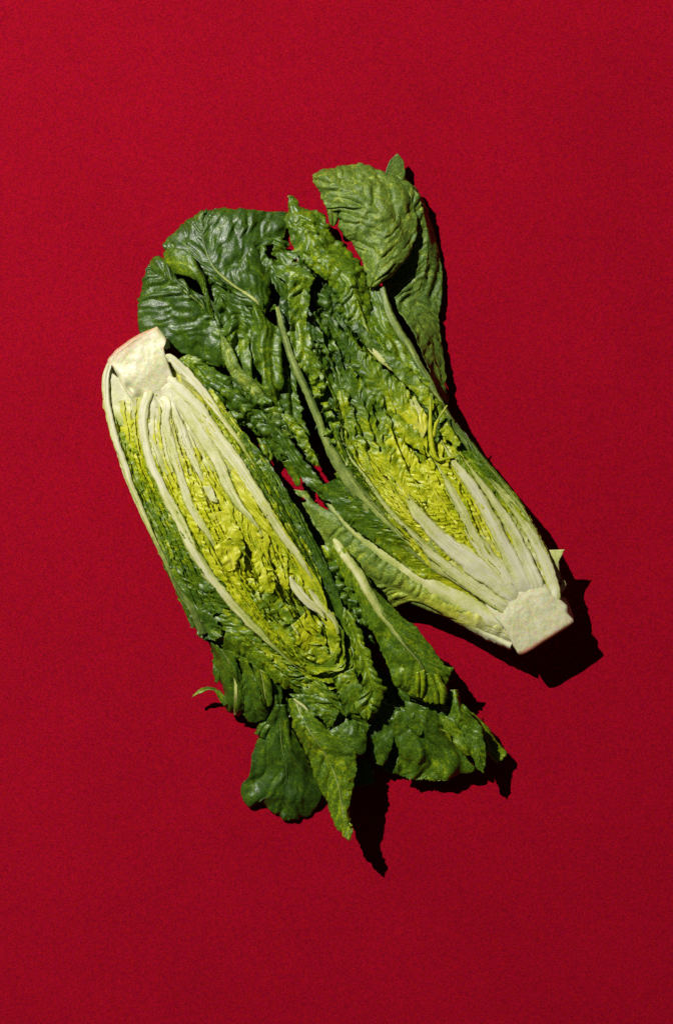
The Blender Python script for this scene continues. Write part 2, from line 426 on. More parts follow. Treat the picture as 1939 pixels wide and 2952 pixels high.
def core(H, outline, dz, depth, tone_fn, end_drop=None, slope=None, sink=None, pits=()):
    """the solid butt of the head: a cut top, rounded sides"""
    P = resample([(x, y, 0) for x, y in outline+outline[:1]], 181)[:-1, :2]
    c = P.mean(0); n = len(P); sd = nseed()
    rings = []
    for f in np.linspace(0.02, 1, 40):
        q = c+(P-c)*f
        z = np.array([H.zf(x, y) for x, y in q])+dz+2.2*fbm(q[:, 0]/30, q[:, 1]/30, sd, 3)-5*sstep(.92, 1, f)**2
        if slope is not None: z = z+slope(q[:, 0], q[:, 1])
        if sink is not None: z = z-sink(q[:, 0], q[:, 1])
        for px, py, pr, pd in pits: z = z-pd*np.exp(-((((q[:, 0]-px)*.6+(q[:, 1]-py)*.8)/(pr*1.5))**2+(((q[:, 0]-px)*.8-(q[:, 1]-py)*.6)/pr)**2))
        rings.append(np.column_stack([q, z]))
    for f, dd in ((1.0, .12), (.985, .3), (.93, .55), (.82, .8), (.6, .97), (.3, 1.0)):
        q = c+(P-c)*f
        z0 = np.array([H.zf(x, y) for x, y in q])+dz
        if sink is not None: z0 = z0-sink(q[:, 0], q[:, 1])
        if slope is not None: z0 = z0+slope(q[:, 0], q[:, 1])
        rings.append(np.column_stack([q+1.5*np.column_stack([fbm(q[:, 0]/12, q[:, 1]/12, sd), fbm(q[:, 0]/12, q[:, 1]/12, sd+4)]), np.maximum(z0-3-dd*depth, 1)]))
    V = np.vstack(rings); F = []
    for k in range(len(rings)-1):
        for i in range(n):
            j = (i+1) % n
            F.append((k*n+i, k*n+j, (k+1)*n+j, (k+1)*n+i))
    F.append(tuple(range(n))[::-1]); F.append(tuple((len(rings)-1)*n+i for i in range(n)))
    T = tone_fn(V)
    return mesh_obj('core', to_world(V), F, M_CORE, H.root, T)

# ------------------------------------------------------------------ the paper
pv = np.array([(-3, -3, 0), (3, -3, 0), (3, 3, 0), (-3, 3, 0)])
paper = mesh_obj('red_paper', pv, [(0, 1, 2, 3)], paper_material(), None)
paper['kind'] = 'structure'; paper['label'] = 'plain deep red paper lying under both lettuce halves'

# ------------------------------------------------------------------ cut faces
def plane(p0, p1, ts, zs, side=0):
    ax = np.array(p1, float)-np.array(p0, float); ln = np.linalg.norm(ax); ax /= ln
    def f(x, y):
        dx, dy = x-p0[0], y-p0[1]
        t = (dx*ax[0]+dy*ax[1])/ln; w = -dx*ax[1]+dy*ax[0]
        return float(np.interp(t, ts, zs)-side*(w/150)**2)
    return f
A = Half('lettuce_half', 'left lettuce half, pale core at its upper end, leaf tips fanning out below', (0, 0, 0),
         plane((400, 1050), (940, 1980), [-.1, 0, .15, .5, .85, 1.0, 1.2], [118, 125, 142, 178, 165, 150, 125], 6))
B = Half('lettuce_half', 'right lettuce half, pale core at its lower right end, wide leaves fanning above', (0, 0, 0),
         plane((1570, 1800), (1000, 1000), [-.1, 0, .15, .5, .8, 1.0, 1.3], [136, 142, 152, 182, 165, 145, 100], 6))


# ================================================================== RIGHT HALF
# ---- wide outer leaves at the far end
leaf(B, [(752, 905, 62), (690, 880, 50), (620, 820, 45), (540, 765, 40), (470, 716, 30), (480, 695, 22), (500, 673, 18), (539, 640, 16), (588, 609, 14)],
     [(768, 905, 66), (782, 850, 60), (775, 790, 52), (738, 722, 50), (733, 692, 40), (775, 684, 34), (815, 684, 30), (834, 640, 24), (826, 612, 20), (777, 610, 20), (720, 605, 18), (655, 603, 16), (592, 607, 14)],
     [(760, 905, 70), (738, 869, 82), (690, 832, 78), (640, 797, 70), (606, 750, 62), (588, 700, 52), (584, 655, 40), (590, 610, 16)],
     tone=(.76, .81, .83, .81), edge=.0, und=(13, 90), blis=(5.5, 32), herr=(.6, 46, .7), fold=(2, 60), rag=2, camber=10, rib=(13, 1.5, .14, .80, 1))
leaf(B, [(650, 1062, 52), (585, 1045, 52), (520, 1012, 48), (462, 985, 38), (405, 958, 22), (399, 905, 18), (404, 865, 16), (414, 800, 16)],
     [(648, 960, 70), (612, 895, 66), (560, 842, 60), (512, 800, 55), (485, 760, 45), (462, 742, 32), (434, 752, 18)],
     [(650, 1010, 66), (634, 940, 74), (572, 872, 72), (508, 822, 62), (465, 798, 45), (438, 785, 30), (422, 776, 17)],
     tone=(.74, .80, .82, .80), edge=.0, und=(11, 80), blis=(5.5, 32), herr=(.6, 44, .6), fold=(2, 60), rag=2, camber=10, rib=(9, 3, .42, .7, 2))
leaf(B, [(470, 765, 8), (520, 850, 8), (570, 950, 8)], [(600, 690, 10), (655, 790, 10), (700, 900, 10)], tone=(.84, .84), und=(3, 50), rag=3)
# folded lip over the dark leaf
leaf(B, [(470, 726, 30), (500, 716, 60), (545, 727, 84), (574, 770, 92), (592, 808, 92), (604, 862, 88), (618, 905, 84)],
     [(492, 784, 40), (510, 790, 66), (545, 797, 90), (572, 815, 98), (584, 842, 98), (597, 882, 94), (612, 920, 88)],
     [(478, 755, 52), (506, 757, 78), (545, 764, 100), (576, 792, 106), (590, 826, 104), (602, 872, 98), (616, 912, 88)],
     tone=(.66, .70, .72), und=(4, 50), blis=(2, 26), rag=2, camber=4)
# ragged leaf with small holes
leaf(B, [(735, 700, 44), (748, 735, 60), (770, 780, 70), (790, 830, 76), (815, 870, 74)],
     [(805, 682, 40), (850, 715, 46), (870, 745, 54), (892, 780, 62), (905, 800, 66)],
     tone=(.72, .76, .74), und=(10, 55), blis=(4, 34), fold=(4, 26), ruf=(8, 40), rag=5, holes=[(777, 722, 14), (742, 700, 9), (838, 716, 9), (850, 752, 6), (898, 778, 6), (786, 742, 9)])
# green blades crowding above the other half's core
leaf(B, [(596, 785, 70), (612, 840, 84), (628, 890, 92), (640, 950, 98), (640, 1015, 98), (660, 1066, 96), (700, 1122, 96), (760, 1192, 90), (800, 1250, 84)],
     [(622, 800, 66), (668, 850, 76), (716, 892, 84), (744, 960, 92), (740, 1040, 96), (742, 1085, 100), (765, 1130, 100), (800, 1190, 96), (850, 1260, 88)],
     [(608, 795, 76), (640, 850, 96), (676, 905, 104), (690, 980, 106), (690, 1035, 108), (702, 1080, 108), (730, 1125, 106), (780, 1192, 98), (825, 1255, 88)],
     tone=(.80, .76, .72, .72, .72), edge=.02, und=(14, 60), blis=(5, 30), herr=(4, 30, .9), fold=(4, 34), ruf=(8, 40), rag=4)
leaf(B, [(634, 958, 104), (640, 1005, 110), (652, 1050, 112), (680, 1100, 112), (725, 1145, 110), (775, 1200, 104), (830, 1265, 96)],
     [(640, 962, 110), (672, 1010, 116), (695, 1060, 118), (735, 1100, 118), (772, 1150, 116), (810, 1205, 108), (850, 1262, 98)],
     tone=(.58, .55, .56, .58, .60, .64), edge=.08, und=(6, 50), blis=(3, 34), rag=3, camber=3, mat=M_UNDER, thick=3)
leaf(B, [(690, 985, 92), (696, 1040, 100), (704, 1085, 100), (722, 1120, 98)], [(715, 975, 100), (722, 1030, 108), (724, 1075, 104), (730, 1112, 98)],
     tone=(.60, .66, .7), fold=(4, 24), rag=3, und=(4, 40))
leaf(B, [(735, 880, 96), (722, 930, 104), (724, 985, 110), (740, 1050, 114), (752, 1100, 116), (770, 1130, 112), (790, 1160, 104)],
     [(770, 905, 100), (800, 945, 104), (812, 1005, 106), (812, 1060, 108), (808, 1110, 110), (800, 1145, 108), (797, 1170, 102)],
     [(752, 895, 108), (765, 945, 120), (768, 1000, 124), (776, 1055, 126), (780, 1105, 126), (786, 1140, 118), (794, 1166, 104)],
     tone=(.70, .70, .68, .66, .66), edge=.05, und=(8, 60), fold=(7, 27), blis=(2.5, 26), rag=3, camber=4)
leaf(B, [(800, 985, 84), (806, 1060, 96), (808, 1120, 100), (815, 1180, 104), (850, 1260, 104), (890, 1330, 100)],
     [(845, 1010, 80), (850, 1090, 88), (862, 1150, 94), (880, 1220, 98), (900, 1280, 100), (925, 1340, 98)],
     tone=(.72, .70, .70, .70), und=(10, 50), fold=(4, 22), blis=(4, 24), rag=5)
# small crumpled bits
for (x, y, q, t, z) in ((762, 1160, 30, .68, 116), (790, 1185, 34, .66, 114), (735, 1150, 26, .72, 112), (815, 1215, 30, .70, 110), (705, 1165, 34, .74, 92), (650, 1140, 36, .70, 84), (690, 1200, 36, .66, 84), (745, 1215, 30, .72, 90)):
    leaf(B, [(x-q, y-q*.8, z-14), (x-q*.6, y+q*.1, z+4), (x-q*.1, y+q, z-10)], [(x+q*.2, y-q, z-10), (x+q*.7, y-q*.1, z+8), (x+q, y+q*.7, z-16)],
         tone=(t, t+.04), und=(10, 26), blis=(4, 18), ruf=(10, 22), rag=5)
# rolled edges along the other half's flank
leaf(B, [(516, 1036, 70), (548, 1072, 76), (590, 1118, 78), (640, 1165, 78), (700, 1215, 76), (760, 1275, 74), (800, 1330, 72)],
     [(545, 1020, 80), (590, 1046, 92), (640, 1082, 98), (690, 1128, 100), (750, 1180, 98), (810, 1250, 94), (850, 1320, 86)],
     [(530, 1026, 86), (568, 1056, 100), (612, 1098, 104), (665, 1145, 104), (725, 1198, 100), (785, 1262, 94), (826, 1326, 84)],
     tone=(.62, .70, .74, .74, .74), edge=.02, und=(12, 50), blis=(4, 26), fold=(3, 24), ruf=(8, 30), rag=4)
leaf(B, [(600, 1110, 96), (625, 1125, 104), (660, 1148, 104)], [(625, 1075, 96), (655, 1088, 108), (672, 1112, 100)], tone=(.72, .78), und=(6, 30), blis=(2, 22), camber=8, rag=2)
leaf(B, [(720, 1180, 90), (770, 1240, 96), (820, 1300, 98), (850, 1350, 96), (900, 1410, 94), (980, 1470, 94)],
     [(770, 1195, 96), (815, 1245, 104), (850, 1290, 106), (890, 1345, 106), (935, 1395, 106), (1010, 1450, 112)],
     tone=(.68, .74, .72, .72), und=(8, 40), fold=(5, 18), rag=5, ruf=(6, 24))
leaf(B, [(800, 1195, 112), (830, 1225, 116), (860, 1265, 118), (885, 1310, 116), (905, 1340, 110)], [(825, 1185, 112), (860, 1220, 120), (885, 1262, 120), (905, 1300, 116), (925, 1345, 110)],
     tone=(.60, .62, .64), und=(5, 30), blis=(4, 20), rag=4, ruf=(6, 20))
leaf(B, [(818, 1330, 84), (835, 1370, 70), (852, 1400, 60)], [(835, 1325, 86), (858, 1360, 72), (866, 1402, 60)], tone=(.66, .6), rag=4, ruf=(6, 20))
leaf(B, [(742, 1262, 40), (755, 1300, 52), (765, 1332, 44)], [(775, 1268, 40), (796, 1300, 48), (785, 1328, 40)], tone=(.6, .62), camber=8, rag=2, blis=(2, 18))
# long stalk
STALK = [(797, 884, 8, 124), (803, 905, 15, 128), (811, 945, 19, 132), (826, 990, 21, 136), (848, 1046, 22, 140), (880, 1122, 23, 144), (912, 1200, 24, 148), (945, 1285, 27, 150), (985, 1355, 36, 150), (1045, 1430, 44, 148), (1100, 1490, 46, 146), (1170, 1560, 44, 144), (1260, 1630, 36, 146), (1350, 1690, 28, 148), (1430, 1740, 22, 148)]
lf = leaf(B, [(x-w*.6, y+w*.3, z-16) for x, y, w, z in STALK[8:]], [(x+w*.7, y-w*.4, z-8) for x, y, w, z in STALK[8:]], tone=(.60, .56, .50, .3), herr=(2, 22, .7), und=(3, 50), rag=3, ruf=(4, 30))
ribbar(B, STALK, tone=(.60, .61, .62, .62, .60, .54, .50, .44, .26, .12), flat=False, parent=lf, groove=2.2, rise=.22, edge_tone=.08)
leaf(B, [(784, 886, 116), (790, 878, 126), (798, 884, 128)], [(776, 900, 104), (786, 892, 116), (796, 893, 124)], tone=(.74, .72), rag=1)
leaf(B, [(812, 888, 96), (820, 920, 104), (830, 970, 110), (845, 1020, 110)], [(832, 915, 84), (838, 960, 90), (846, 1000, 96), (856, 1040, 104)], tone=(.78, .74), fold=(3, 14), rag=2)
# bright blistered strip right of the stalk
leaf(B, [(838, 800, 128), (834, 850, 134), (838, 900, 138), (836, 960, 142), (848, 1010, 146), (862, 1050, 148), (888, 1085, 148), (902, 1125, 142), (905, 1160, 130)],
     [(902, 800, 118), (894, 845, 124), (886, 890, 130), (884, 940, 136), (900, 995, 142), (916, 1040, 146), (930, 1080, 148), (938, 1115, 144), (930, 1150, 130)],
     tone=(.65, .66, .65, .64, .63, .64), edge=.04, und=(7, 50), blis=(5, 30), fold=(3, 24), ruf=(8, 30), rag=5)
leaf(B, [(770, 765, 74), (800, 792, 92), (835, 830, 110), (845, 860, 116)], [(850, 765, 84), (882, 778, 98), (905, 802, 112), (900, 815, 114)], tone=(.70, .64), und=(6, 30), blis=(5, 22), rag=4)
for k, (x, y) in enumerate(((902, 1092), (925, 1118), (912, 1140), (935, 1175), (950, 1200), (962, 1235), (938, 1250), (955, 1275))):
    leaf(B, [(x-14, y-14, 138), (x-6, y+2, 152), (x-8, y+16, 138)], [(x+6, y-16, 140), (x+14, y-2, 154), (x+12, y+14, 134)], tone=(.58, .64), und=(8, 16), ruf=(10, 12), rag=4)
# long glossy leaf with a torn tip
leaf(B, [(833, 563, 44), (834, 600, 52), (826, 645, 62), (850, 722, 82), (898, 776, 98), (936, 806, 106), (978, 852, 112), (1000, 905, 116), (1030, 960, 122), (1085, 1025, 132)],
     [(838, 564, 42), (868, 600, 50), (925, 614, 56), (958, 684, 66), (990, 708, 70), (1020, 740, 74), (1046, 772, 80), (1057, 830, 90), (1075, 900, 100), (1125, 1010, 122)],
     [(836, 563, 45), (850, 610, 66), (884, 655, 86), (908, 712, 104), (946, 752, 116), (980, 782, 122), (1012, 822, 126), (1030, 880, 128), (1050, 940, 128), (1105, 1018, 134)],
     tone=(.70, .67, .66, .66, .66, .66), edge=.05, und=(7, 60), blis=(6, 26), fold=(2, 30), ruf=(6, 26), rag=5, camber=4)
leaf(B, [(836, 640, 40), (850, 690, 56), (880, 740, 66), (910, 790, 70)], [(850, 620, 40), (870, 680, 60), (900, 740, 74), (930, 800, 78)], tone=(.74, .7), und=(6, 30), rag=5)
leaf(B, [(1002, 860, 120), (1022, 920, 126), (1045, 970, 130), (1085, 1022, 136)], [(1020, 850, 122), (1046, 900, 128), (1060, 950, 132), (1100, 1020, 138)], tone=(.55, .56, .5), fold=(3, 14), rag=1)
# small dark frills in the hollow between
for k, (x, y, a, ln_, wd_, t) in enumerate(((920, 830, 60, 150, 50, .76), (955, 820, 52, 170, 46, .74), (905, 900, 64, 190, 46, .74), (940, 900, 58, 180, 50, .72), (975, 880, 50, 170, 44, .70), (925, 980, 62, 170, 40, .68),
                                            (960, 985, 55, 150, 44, .66), (995, 960, 50, 150, 40, .64), (900, 1000, 66, 200, 36, .70))):
    ca, sa = math.cos(math.radians(a)), math.sin(math.radians(a)); z = 84+k*4.5
    leaf(B, [(x+ca*u*ln_-sa*-wd_*.5, y+sa*u*ln_+ca*-wd_*.5, z-6+14*u) for u in (0, .33, .66, 1)][::-1], [(x+ca*u*ln_-sa*wd_*.5, y+sa*u*ln_+ca*wd_*.5, z-10+14*u) for u in (0, .33, .66, 1)][::-1],
         [(x+ca*u*ln_, y+sa*u*ln_, z+10+14*u) for u in (0, .33, .66, 1)][::-1], tone=(t-.10, t, t+.03), und=(12, 40), herr=(5, 14, .9), ruf=(12, 28), rag=6, fold=(4, 20))
# dark reddish stalk and leaves beside it
leaf(B, [(1056, 820, 76), (1066, 880, 96), (1078, 940, 112), (1110, 1000, 124), (1160, 1070, 140), (1220, 1150, 150), (1270, 1220, 152)],
     [(1098, 826, 80), (1118, 880, 98), (1140, 940, 112), (1176, 1000, 122), (1212, 1070, 134), (1250, 1130, 142), (1290, 1200, 146)],
     [(1076, 824, 84), (1090, 880, 104), (1106, 940, 118), (1140, 1000, 128), (1184, 1070, 142), (1236, 1140, 152), (1280, 1210, 152)],
     tone=(.68, .66, .62, .60, .60), und=(8, 50), fold=(6, 24), herr=(2, 20, .9), rag=4)
ribbar(B, [(1098, 825, 18, 96), (1112, 870, 22, 106), (1138, 935, 24, 118), (1180, 1003, 22, 130), (1226, 1085, 20, 142), (1262, 1150, 20, 148), (1300, 1215, 22, 148), (1360, 1290, 22, 144), (1430, 1380, 20, 142)],
       tone=(.62, .64, .62, .60, .58, .40), flat=False, name='stalk')
# pale split rib
ribbar(B, [(1020, 925, 6, 130), (1048, 968, 15, 138), (1070, 1002, 20, 144), (1100, 1034, 23, 149), (1130, 1062, 14, 150), (1150, 1080, 4, 148)], rise=.15, tone=(.6, .36, .24, .26, .5), flat=False, name='rib')
# big leaf folded back on itself, showing its underside
U1 = leaf(B, [(1060, 828, 90), (1050, 770, 88), (1030, 722, 84), (1005, 686, 82), (982, 668, 78), (975, 640, 76), (978, 612, 76), (945, 600, 70), (928, 575, 62), (916, 540, 54), (901, 503, 44)],
     [(1082, 826, 92), (1130, 790, 94), (1172, 740, 92), (1196, 680, 86), (1198, 620, 80), (1186, 570, 72), (1160, 528, 62), (1100, 494, 54), (1040, 475, 48), (985, 480, 46), (925, 494, 42)],
     [(1070, 828, 98), (1092, 770, 116), (1106, 710, 126), (1102, 652, 128), (1080, 604, 122), (1046, 570, 112), (1010, 548, 100), (975, 530, 86), (950, 518, 74), (930, 506, 60), (912, 498, 44)],
     tone=(.60, .62, .63, .63, .62), edge=.03, und=(7, 80), blis=(6.5, 38), herr=(3, 56, .4), fold=(2, 50), rag=3.5, camber=8, mat=M_UNDER, tnoise=.025)
leaf(B, [(940, 596, 68), (945, 622, 64), (950, 645, 58), (957, 652, 56)], [(980, 596, 74), (978, 612, 70), (972, 640, 62), (962, 652, 56)], tone=(.6, .62), rag=1, camber=6, und=(2, 40), mat=M_UNDER)
leaf(B, [(1108, 512, 44), (1116, 478, 46), (1126, 460, 48), (1143, 443, 50)], [(1166, 528, 40), (1166, 490, 42), (1160, 462, 46), (1146, 443, 50)], tone=(.66, .64), rag=2, und=(2, 40), mat=M_UNDER)
leaf(B, [(1120, 500, 56), (1168, 545, 70), (1193, 610, 79), (1192, 680, 78), (1166, 745, 62), (1130, 800, 46), (1105, 830, 50), (1140, 885, 60), (1180, 950, 84), (1215, 1030, 96), (1250, 1110, 110), (1280, 1185, 122)],
     [(1150, 508, 44), (1212, 560, 40), (1238, 625, 30), (1260, 700, 24), (1272, 780, 22), (1272, 850, 22), (1264, 905, 24), (1268, 965, 28), (1280, 1050, 36), (1288, 1120, 50), (1296, 1192, 80)],
     [(1140, 503, 56), (1197, 552, 66), (1220, 615, 66), (1232, 690, 60), (1228, 765, 54), (1208, 830, 50), (1192, 870, 46), (1220, 930, 52), (1237, 1000, 58), (1254, 1080, 74), (1275, 1150, 86), (1288, 1188, 100)],
     tone=(.64, .65, .66, .67, .65, .63, .64), edge=.03, und=(6, 70), fold=(4, 38), blis=(5, 30), herr=(2, 30, .8), rag=2, mat=M_UNDER, tnoise=.025)

# lower leaves closing the fan underneath
leaf(B, [(755, 770, 10), (780, 850, 8), (815, 950, 10), (850, 1080, 14), (900, 1250, 30)], [(890, 770, 14), (955, 830, 14), (1020, 900, 20), (1060, 980, 34), (1100, 1080, 60)], tone=(.82, .86, .86, .8), und=(4, 60), blis=(4, 34), fold=(5, 34), rag=6, holes=[(777, 748, 16), (842, 756, 10), (897, 782, 9)])
leaf(B, [(570, 1030, 14), (640, 1130, 18), (740, 1235, 24), (790, 1290, 26)], [(720, 900, 16), (800, 1000, 18), (860, 1150, 24), (890, 1310, 36)], tone=(.80, .80, .78), und=(10, 50), blis=(5, 30), fold=(5, 30), rag=6)
# ---- the cut body
S1 = [(1452, 1802, 40), (1400, 1775, 52), (1336, 1738, 60), (1288, 1712, 62), (1240, 1682, 62), (1190, 1655, 58), (1144, 1628, 52), (1100, 1597, 46), (1060, 1560, 40), (1010, 1519, 36), (965, 1468, 32), (940, 1435, 26), (928, 1412, 14)]
S2 = [(979, 1215, 8), (988, 1270, 12), (1005, 1310, 14), (1030, 1345, 15), (1064, 1390, 16), (1096, 1439, 17), (1136, 1488, 18), (1181, 1533, 20), (1217, 1570, 24), (1250, 1605, 30), (1295, 1640, 36), (1340, 1675, 40), (1400, 1715, 42), (1450, 1750, 40)]
S3 = [(1142, 1385, 16), (1152, 1405, 34), (1174, 1436, 44), (1205, 1482, 48), (1243, 1527, 50), (1288, 1566, 60), (1338, 1606, 74), (1385, 1640, 80), (1430, 1672, 70), (1470, 1710, 50)]
S4 = [(1240, 1318, 14), (1262, 1345, 26), (1283, 1385, 31), (1308, 1432, 34), (1336, 1482, 36), (1362, 1538, 40), (1395, 1590, 52), (1435, 1640, 60), (1475, 1690, 50)]
S5 = [(1272, 1268, 18), (1290, 1300, 28), (1318, 1345, 30), (1348, 1385, 32), (1380, 1432, 33), (1408, 1482, 34), (1435, 1538, 36), (1462, 1592, 40), (1488, 1640, 44), (1508, 1682, 40)]
S6 = [(1318, 1298, 8), (1362, 1358, 16), (1412, 1428, 22), (1458, 1495, 26), (1494, 1562, 30), (1520, 1625, 34), (1546, 1690, 36)]
S7 = [(1352, 1300, 6), (1400, 1362, 14), (1450, 1425, 22), (1500, 1490, 28), (1540, 1555, 30), (1570, 1615, 32), (1588, 1670, 32), (1598, 1722, 28)]
RIM_R = [(1225, 1100), (1288, 1197), (1338, 1251), (1382, 1309), (1427, 1363), (1472, 1417), (1510, 1468), (1552, 1545), (1580, 1598), (1597, 1650), (1607, 1700), (1612, 1735)]
RIM_L = [(860, 1000), (890, 1110), (925, 1240), (960, 1330), (1010, 1440), (1080, 1540), (1180, 1640), (1300, 1735), (1400, 1800), (1480, 1865)]
KEEL = [(930, 960, 8), (1000, 1080, 4), (1060, 1200, 4), (1120, 1320, 4), (1200, 1450, 4), (1290, 1580, 6), (1400, 1700, 14), (1540, 1830, 50)]
# outer wrapping leaves (underneath)
leaf(B, [p for p in RIM_R[1:]], [(x+40, y-30, z) for x, y, z in KEEL[1:]], [((a+2*x)/3+26, (b+2*y)/3-18, 72) for (a, b), (x, y, z) in zip(RIM_R[3:], KEEL[1:])], dz=(-8, 0, 0), tone=(.66, .6, .5, .34, .18, .08), fold=(2, 26), und=(3, 60), rag=2, mat=M_RIB, thick=4, name='outer_leaf')
leaf(B, [p for p in RIM_L[3:]], [(x-10, y+10, z) for x, y, z in KEEL[3:]], [((a+2*x)/3-20, (b+2*y)/3+20, 66) for (a, b), (x, y, z) in zip(RIM_L[4:], KEEL[3:])], dz=(-30, 0, 0), tone=(.6, .55, .45, .25, .1), fold=(2, 26), und=(3, 60), rag=2, mat=M_RIB, thick=4, name='outer_leaf')
# bed of packed leaves below the ribs
leaf(B, [(x, y) for x, y in RIM_L], [(x, y) for x, y in RIM_R], dz=(-32, -27, -28), tone=(.78, .66, .52, .40, .32, .16), edge=.14, und=(8, 50), herr=(6, 18, .9), blis=(4, 22), mat=M_HEART, rag=2, thick=0)
# pale wide outer leaf with its thick rib
lf = leaf(B, [(822, 1408, 14), (838, 1445, 12), (850, 1490, 10), (880, 1560, 10), (930, 1640, 12), (1000, 1700, 20), (1080, 1735, 40), (1130, 1745, 56), (1180, 1738, 66), (1255, 1762, 74), (1330, 1800, 84), (1400, 1842, 92), (1470, 1868, 96)],
     [(885, 1416, 40), (905, 1446, 52), (925, 1460, 66), (960, 1482, 84), (1000, 1530, 100), (1060, 1580, 112), (1120, 1625, 120), (1180, 1665, 124), (1240, 1700, 128), (1300, 1732, 130), (1360, 1765, 130), (1420, 1795, 128), (1476, 1830, 124)],
     [(855, 1412, 40), (872, 1446, 46), (890, 1475, 54), (922, 1520, 62), (968, 1585, 72), (1030, 1640, 84), (1100, 1680, 96), (1155, 1702, 104), (1210, 1732, 110), (1278, 1768, 114), (1345, 1800, 116), (1412, 1830, 116), (1474, 1852, 112)],
     tone=(.61, .60, .59, .58, .56, .50, .38, .18, .06), edge=.03, und=(5, 60), herr=(5.5, 24, -.35), rag=4, ruf=(5, 40), camber=7, mat=M_UNDER, thick=2.0, tnoise=.05,
     holes=[(868, 1440, 10), (905, 1432, 12)])
S1Z = [130, 132, 132, 130, 128, 124, 120, 114, 106, 96, 86, 78, 70]
ribbar(B, [(*p, z) for p, z in zip(S1, S1Z)], tone=(.03, .10, .16, .22, .30, .37, .44, .50), flat=False, parent=lf, groove=2.4, rise=.10, edge_tone=.30, edge_pow=2)
leaf(B, [(1180, 1742, 84), (1250, 1764, 92), (1320, 1798, 98), (1400, 1842, 104), (1474, 1872, 108)], [(1240, 1700, 112), (1300, 1732, 114), (1360, 1766, 116), (1420, 1798, 116), (1474, 1832, 114)],
     tone=(.56, .44, .26, .10, .02), und=(3, 60), fold=(3, 22), rag=3, mat=M_RIB, camber=10)
S1B = [(p[0], p[1]) for p in STALK[7:]]
line = lambda R: [(p[0], p[1]) for p in R]
def wide(P, dx, dy): return [(p[0]+dx, p[1]+dy) for p in P]
# packed blades between the ribs
shingles(B, [(928, 1400), (1000, 1490), (1100, 1570), (1220, 1660), (1360, 1740)], [(985, 1370), (1060, 1450), (1150, 1540), (1270, 1630), (1400, 1720)], 3, (.72, .66, .52, .3), low=-38, high=-16, herr=(4, 15, .9), relief=(1, 1, 1, .7, .25, .05))
shingles(B, [(945, 1260), (1000, 1350), (1075, 1440), (1160, 1530), (1270, 1625), (1400, 1722)], line(S2), 5, [(.74, .66, .55, .42, .2), (.62, .58, .50, .36, .2)], low=-30, high=-8, herr=(6, 15, .8), ruf=(9, 18), relief=(1, 1, 1, .7, .25, .05))
shingles(B, line(S2), line(S3)[:8], 4, [(.50, .42, .38, .34, .2), (.44, .36, .34, .3, .15)], low=-26, high=-6, herr=(7, 16, .2), ruf=(6, 18), relief=(1, 1, 1, .7, .25, .05))
shingles(B, line(S3), line(S4), 8, [(.42, .40, .36, .34, .22), (.36, .38, .42, .34, .2), (.44, .36, .38, .30, .2)], low=-30, high=-4, herr=(5, 14, .9), ruf=(8, 20), rag=5, relief=(1, 1, 1, .7, .25, .05))
shingles(B, line(S4), line(S5), 3, (.50, .36, .30, .2, .1), low=-24, high=-7, ruf=(6, 18), relief=(1, 1, 1, .7, .25, .05))
shingles(B, line(S5), line(S6), 3, (.56, .48, .40, .2, .1), low=-28, high=-10, relief=(1, 1, 1, .7, .25, .05))
shingles(B, line(S6), line(S7), 2, (.66, .58, .46, .24, .1), low=-24, high=-8, herr=(2, 16, .9), relief=(1, 1, 1, .7, .25, .05))
shingles(B, line(S7), RIM_R[2:], 2, (.70, .64, .54, .3, .08), low=-12, high=-20, herr=(1.5, 20, .9), ruf=(3, 40), rag=2, relief=(1, 1, 1, .7, .25, .05))
for q, tn, kz in ((S2, (.44, .34, .26, .18, .10), 0), (S3, (.22, .12, .10, .06, .02), 3), (S4, (.30, .2, .16, .08, .02), 0), (S5, (.16, .10, .08, .06, .03), 4), (S6, (.50, .30, .16, .08, .04), -3), (S7, (.6, .34, .16, .06, .03), -8)):
    q = [(x, y, w*((.95 if q[0][0] > 1265 else .70)+.22*i/(len(q)-1)), B.zf(x, y)+kz*(1-i/(len(q)-1))) for i, (x, y, w) in enumerate(q)]
    ex, ey = q[-1][0]*.6+1545*.4, q[-1][1]*.6+1780*.4
    q = q+[(ex, ey, q[-1][2], B.zf(ex, ey)-9)]
    ribbar(B, q, tone=tn, tip='start')
for k, (q, tn) in enumerate(((S2, (.60, .50, .40, .36, .2)), (S3, (.36, .36, .34, .30, .16)), (S4, (.40, .36, .34, .26, .12)), (S5, (.50, .44, .38, .26, .12)), (S6, (.62, .56, .48, .3, .14)))):
    frills(B, q, tn, .02, .72, 4, dz=2, seed=20+k)
leaf(B, [(1455, 1762), (1400, 1715), (1335, 1668), (1270, 1610), (1225, 1560)], [(1600, 1728), (1580, 1665), (1545, 1600), (1505, 1530), (1470, 1470)], dz=(-8, -6, -12), tone=(.0, .04, .10, .2, .42), edge=.06, und=(3, 40), fold=(3, 22), mat=M_RIB, rag=8, relief=(1, 1), thick=4)
cut_edges(B, [(945, 1290), (1010, 1380), (1090, 1470), (1180, 1560), (1290, 1650), (1400, 1730)], line(S2), 7, (.72, .66, .58, .48, .30, .15), 101, -2)
cut_edges(B, line(S2), line(S3)[:8], 6, (.52, .44, .38, .34, .26, .14), 102, 1)
cut_edges(B, line(S3), line(S4), 7, (.44, .38, .36, .34, .28, .12), 103, 1)
cut_edges(B, line(S4), line(S5), 5, (.52, .40, .34, .26, .16, .10), 104, 1)
cut_edges(B, line(S5), line(S6), 2, (.62, .50, .44, .30, .18, .10), 105, 0)
cut_edges(B, line(S6), line(S7), 2, (.70, .60, .48, .34, .18, .08), 106, -2)
cut_edges(B, line(S7), RIM_R[2:], 2, (.72, .66, .56, .38, .18, .06), 107, -6)
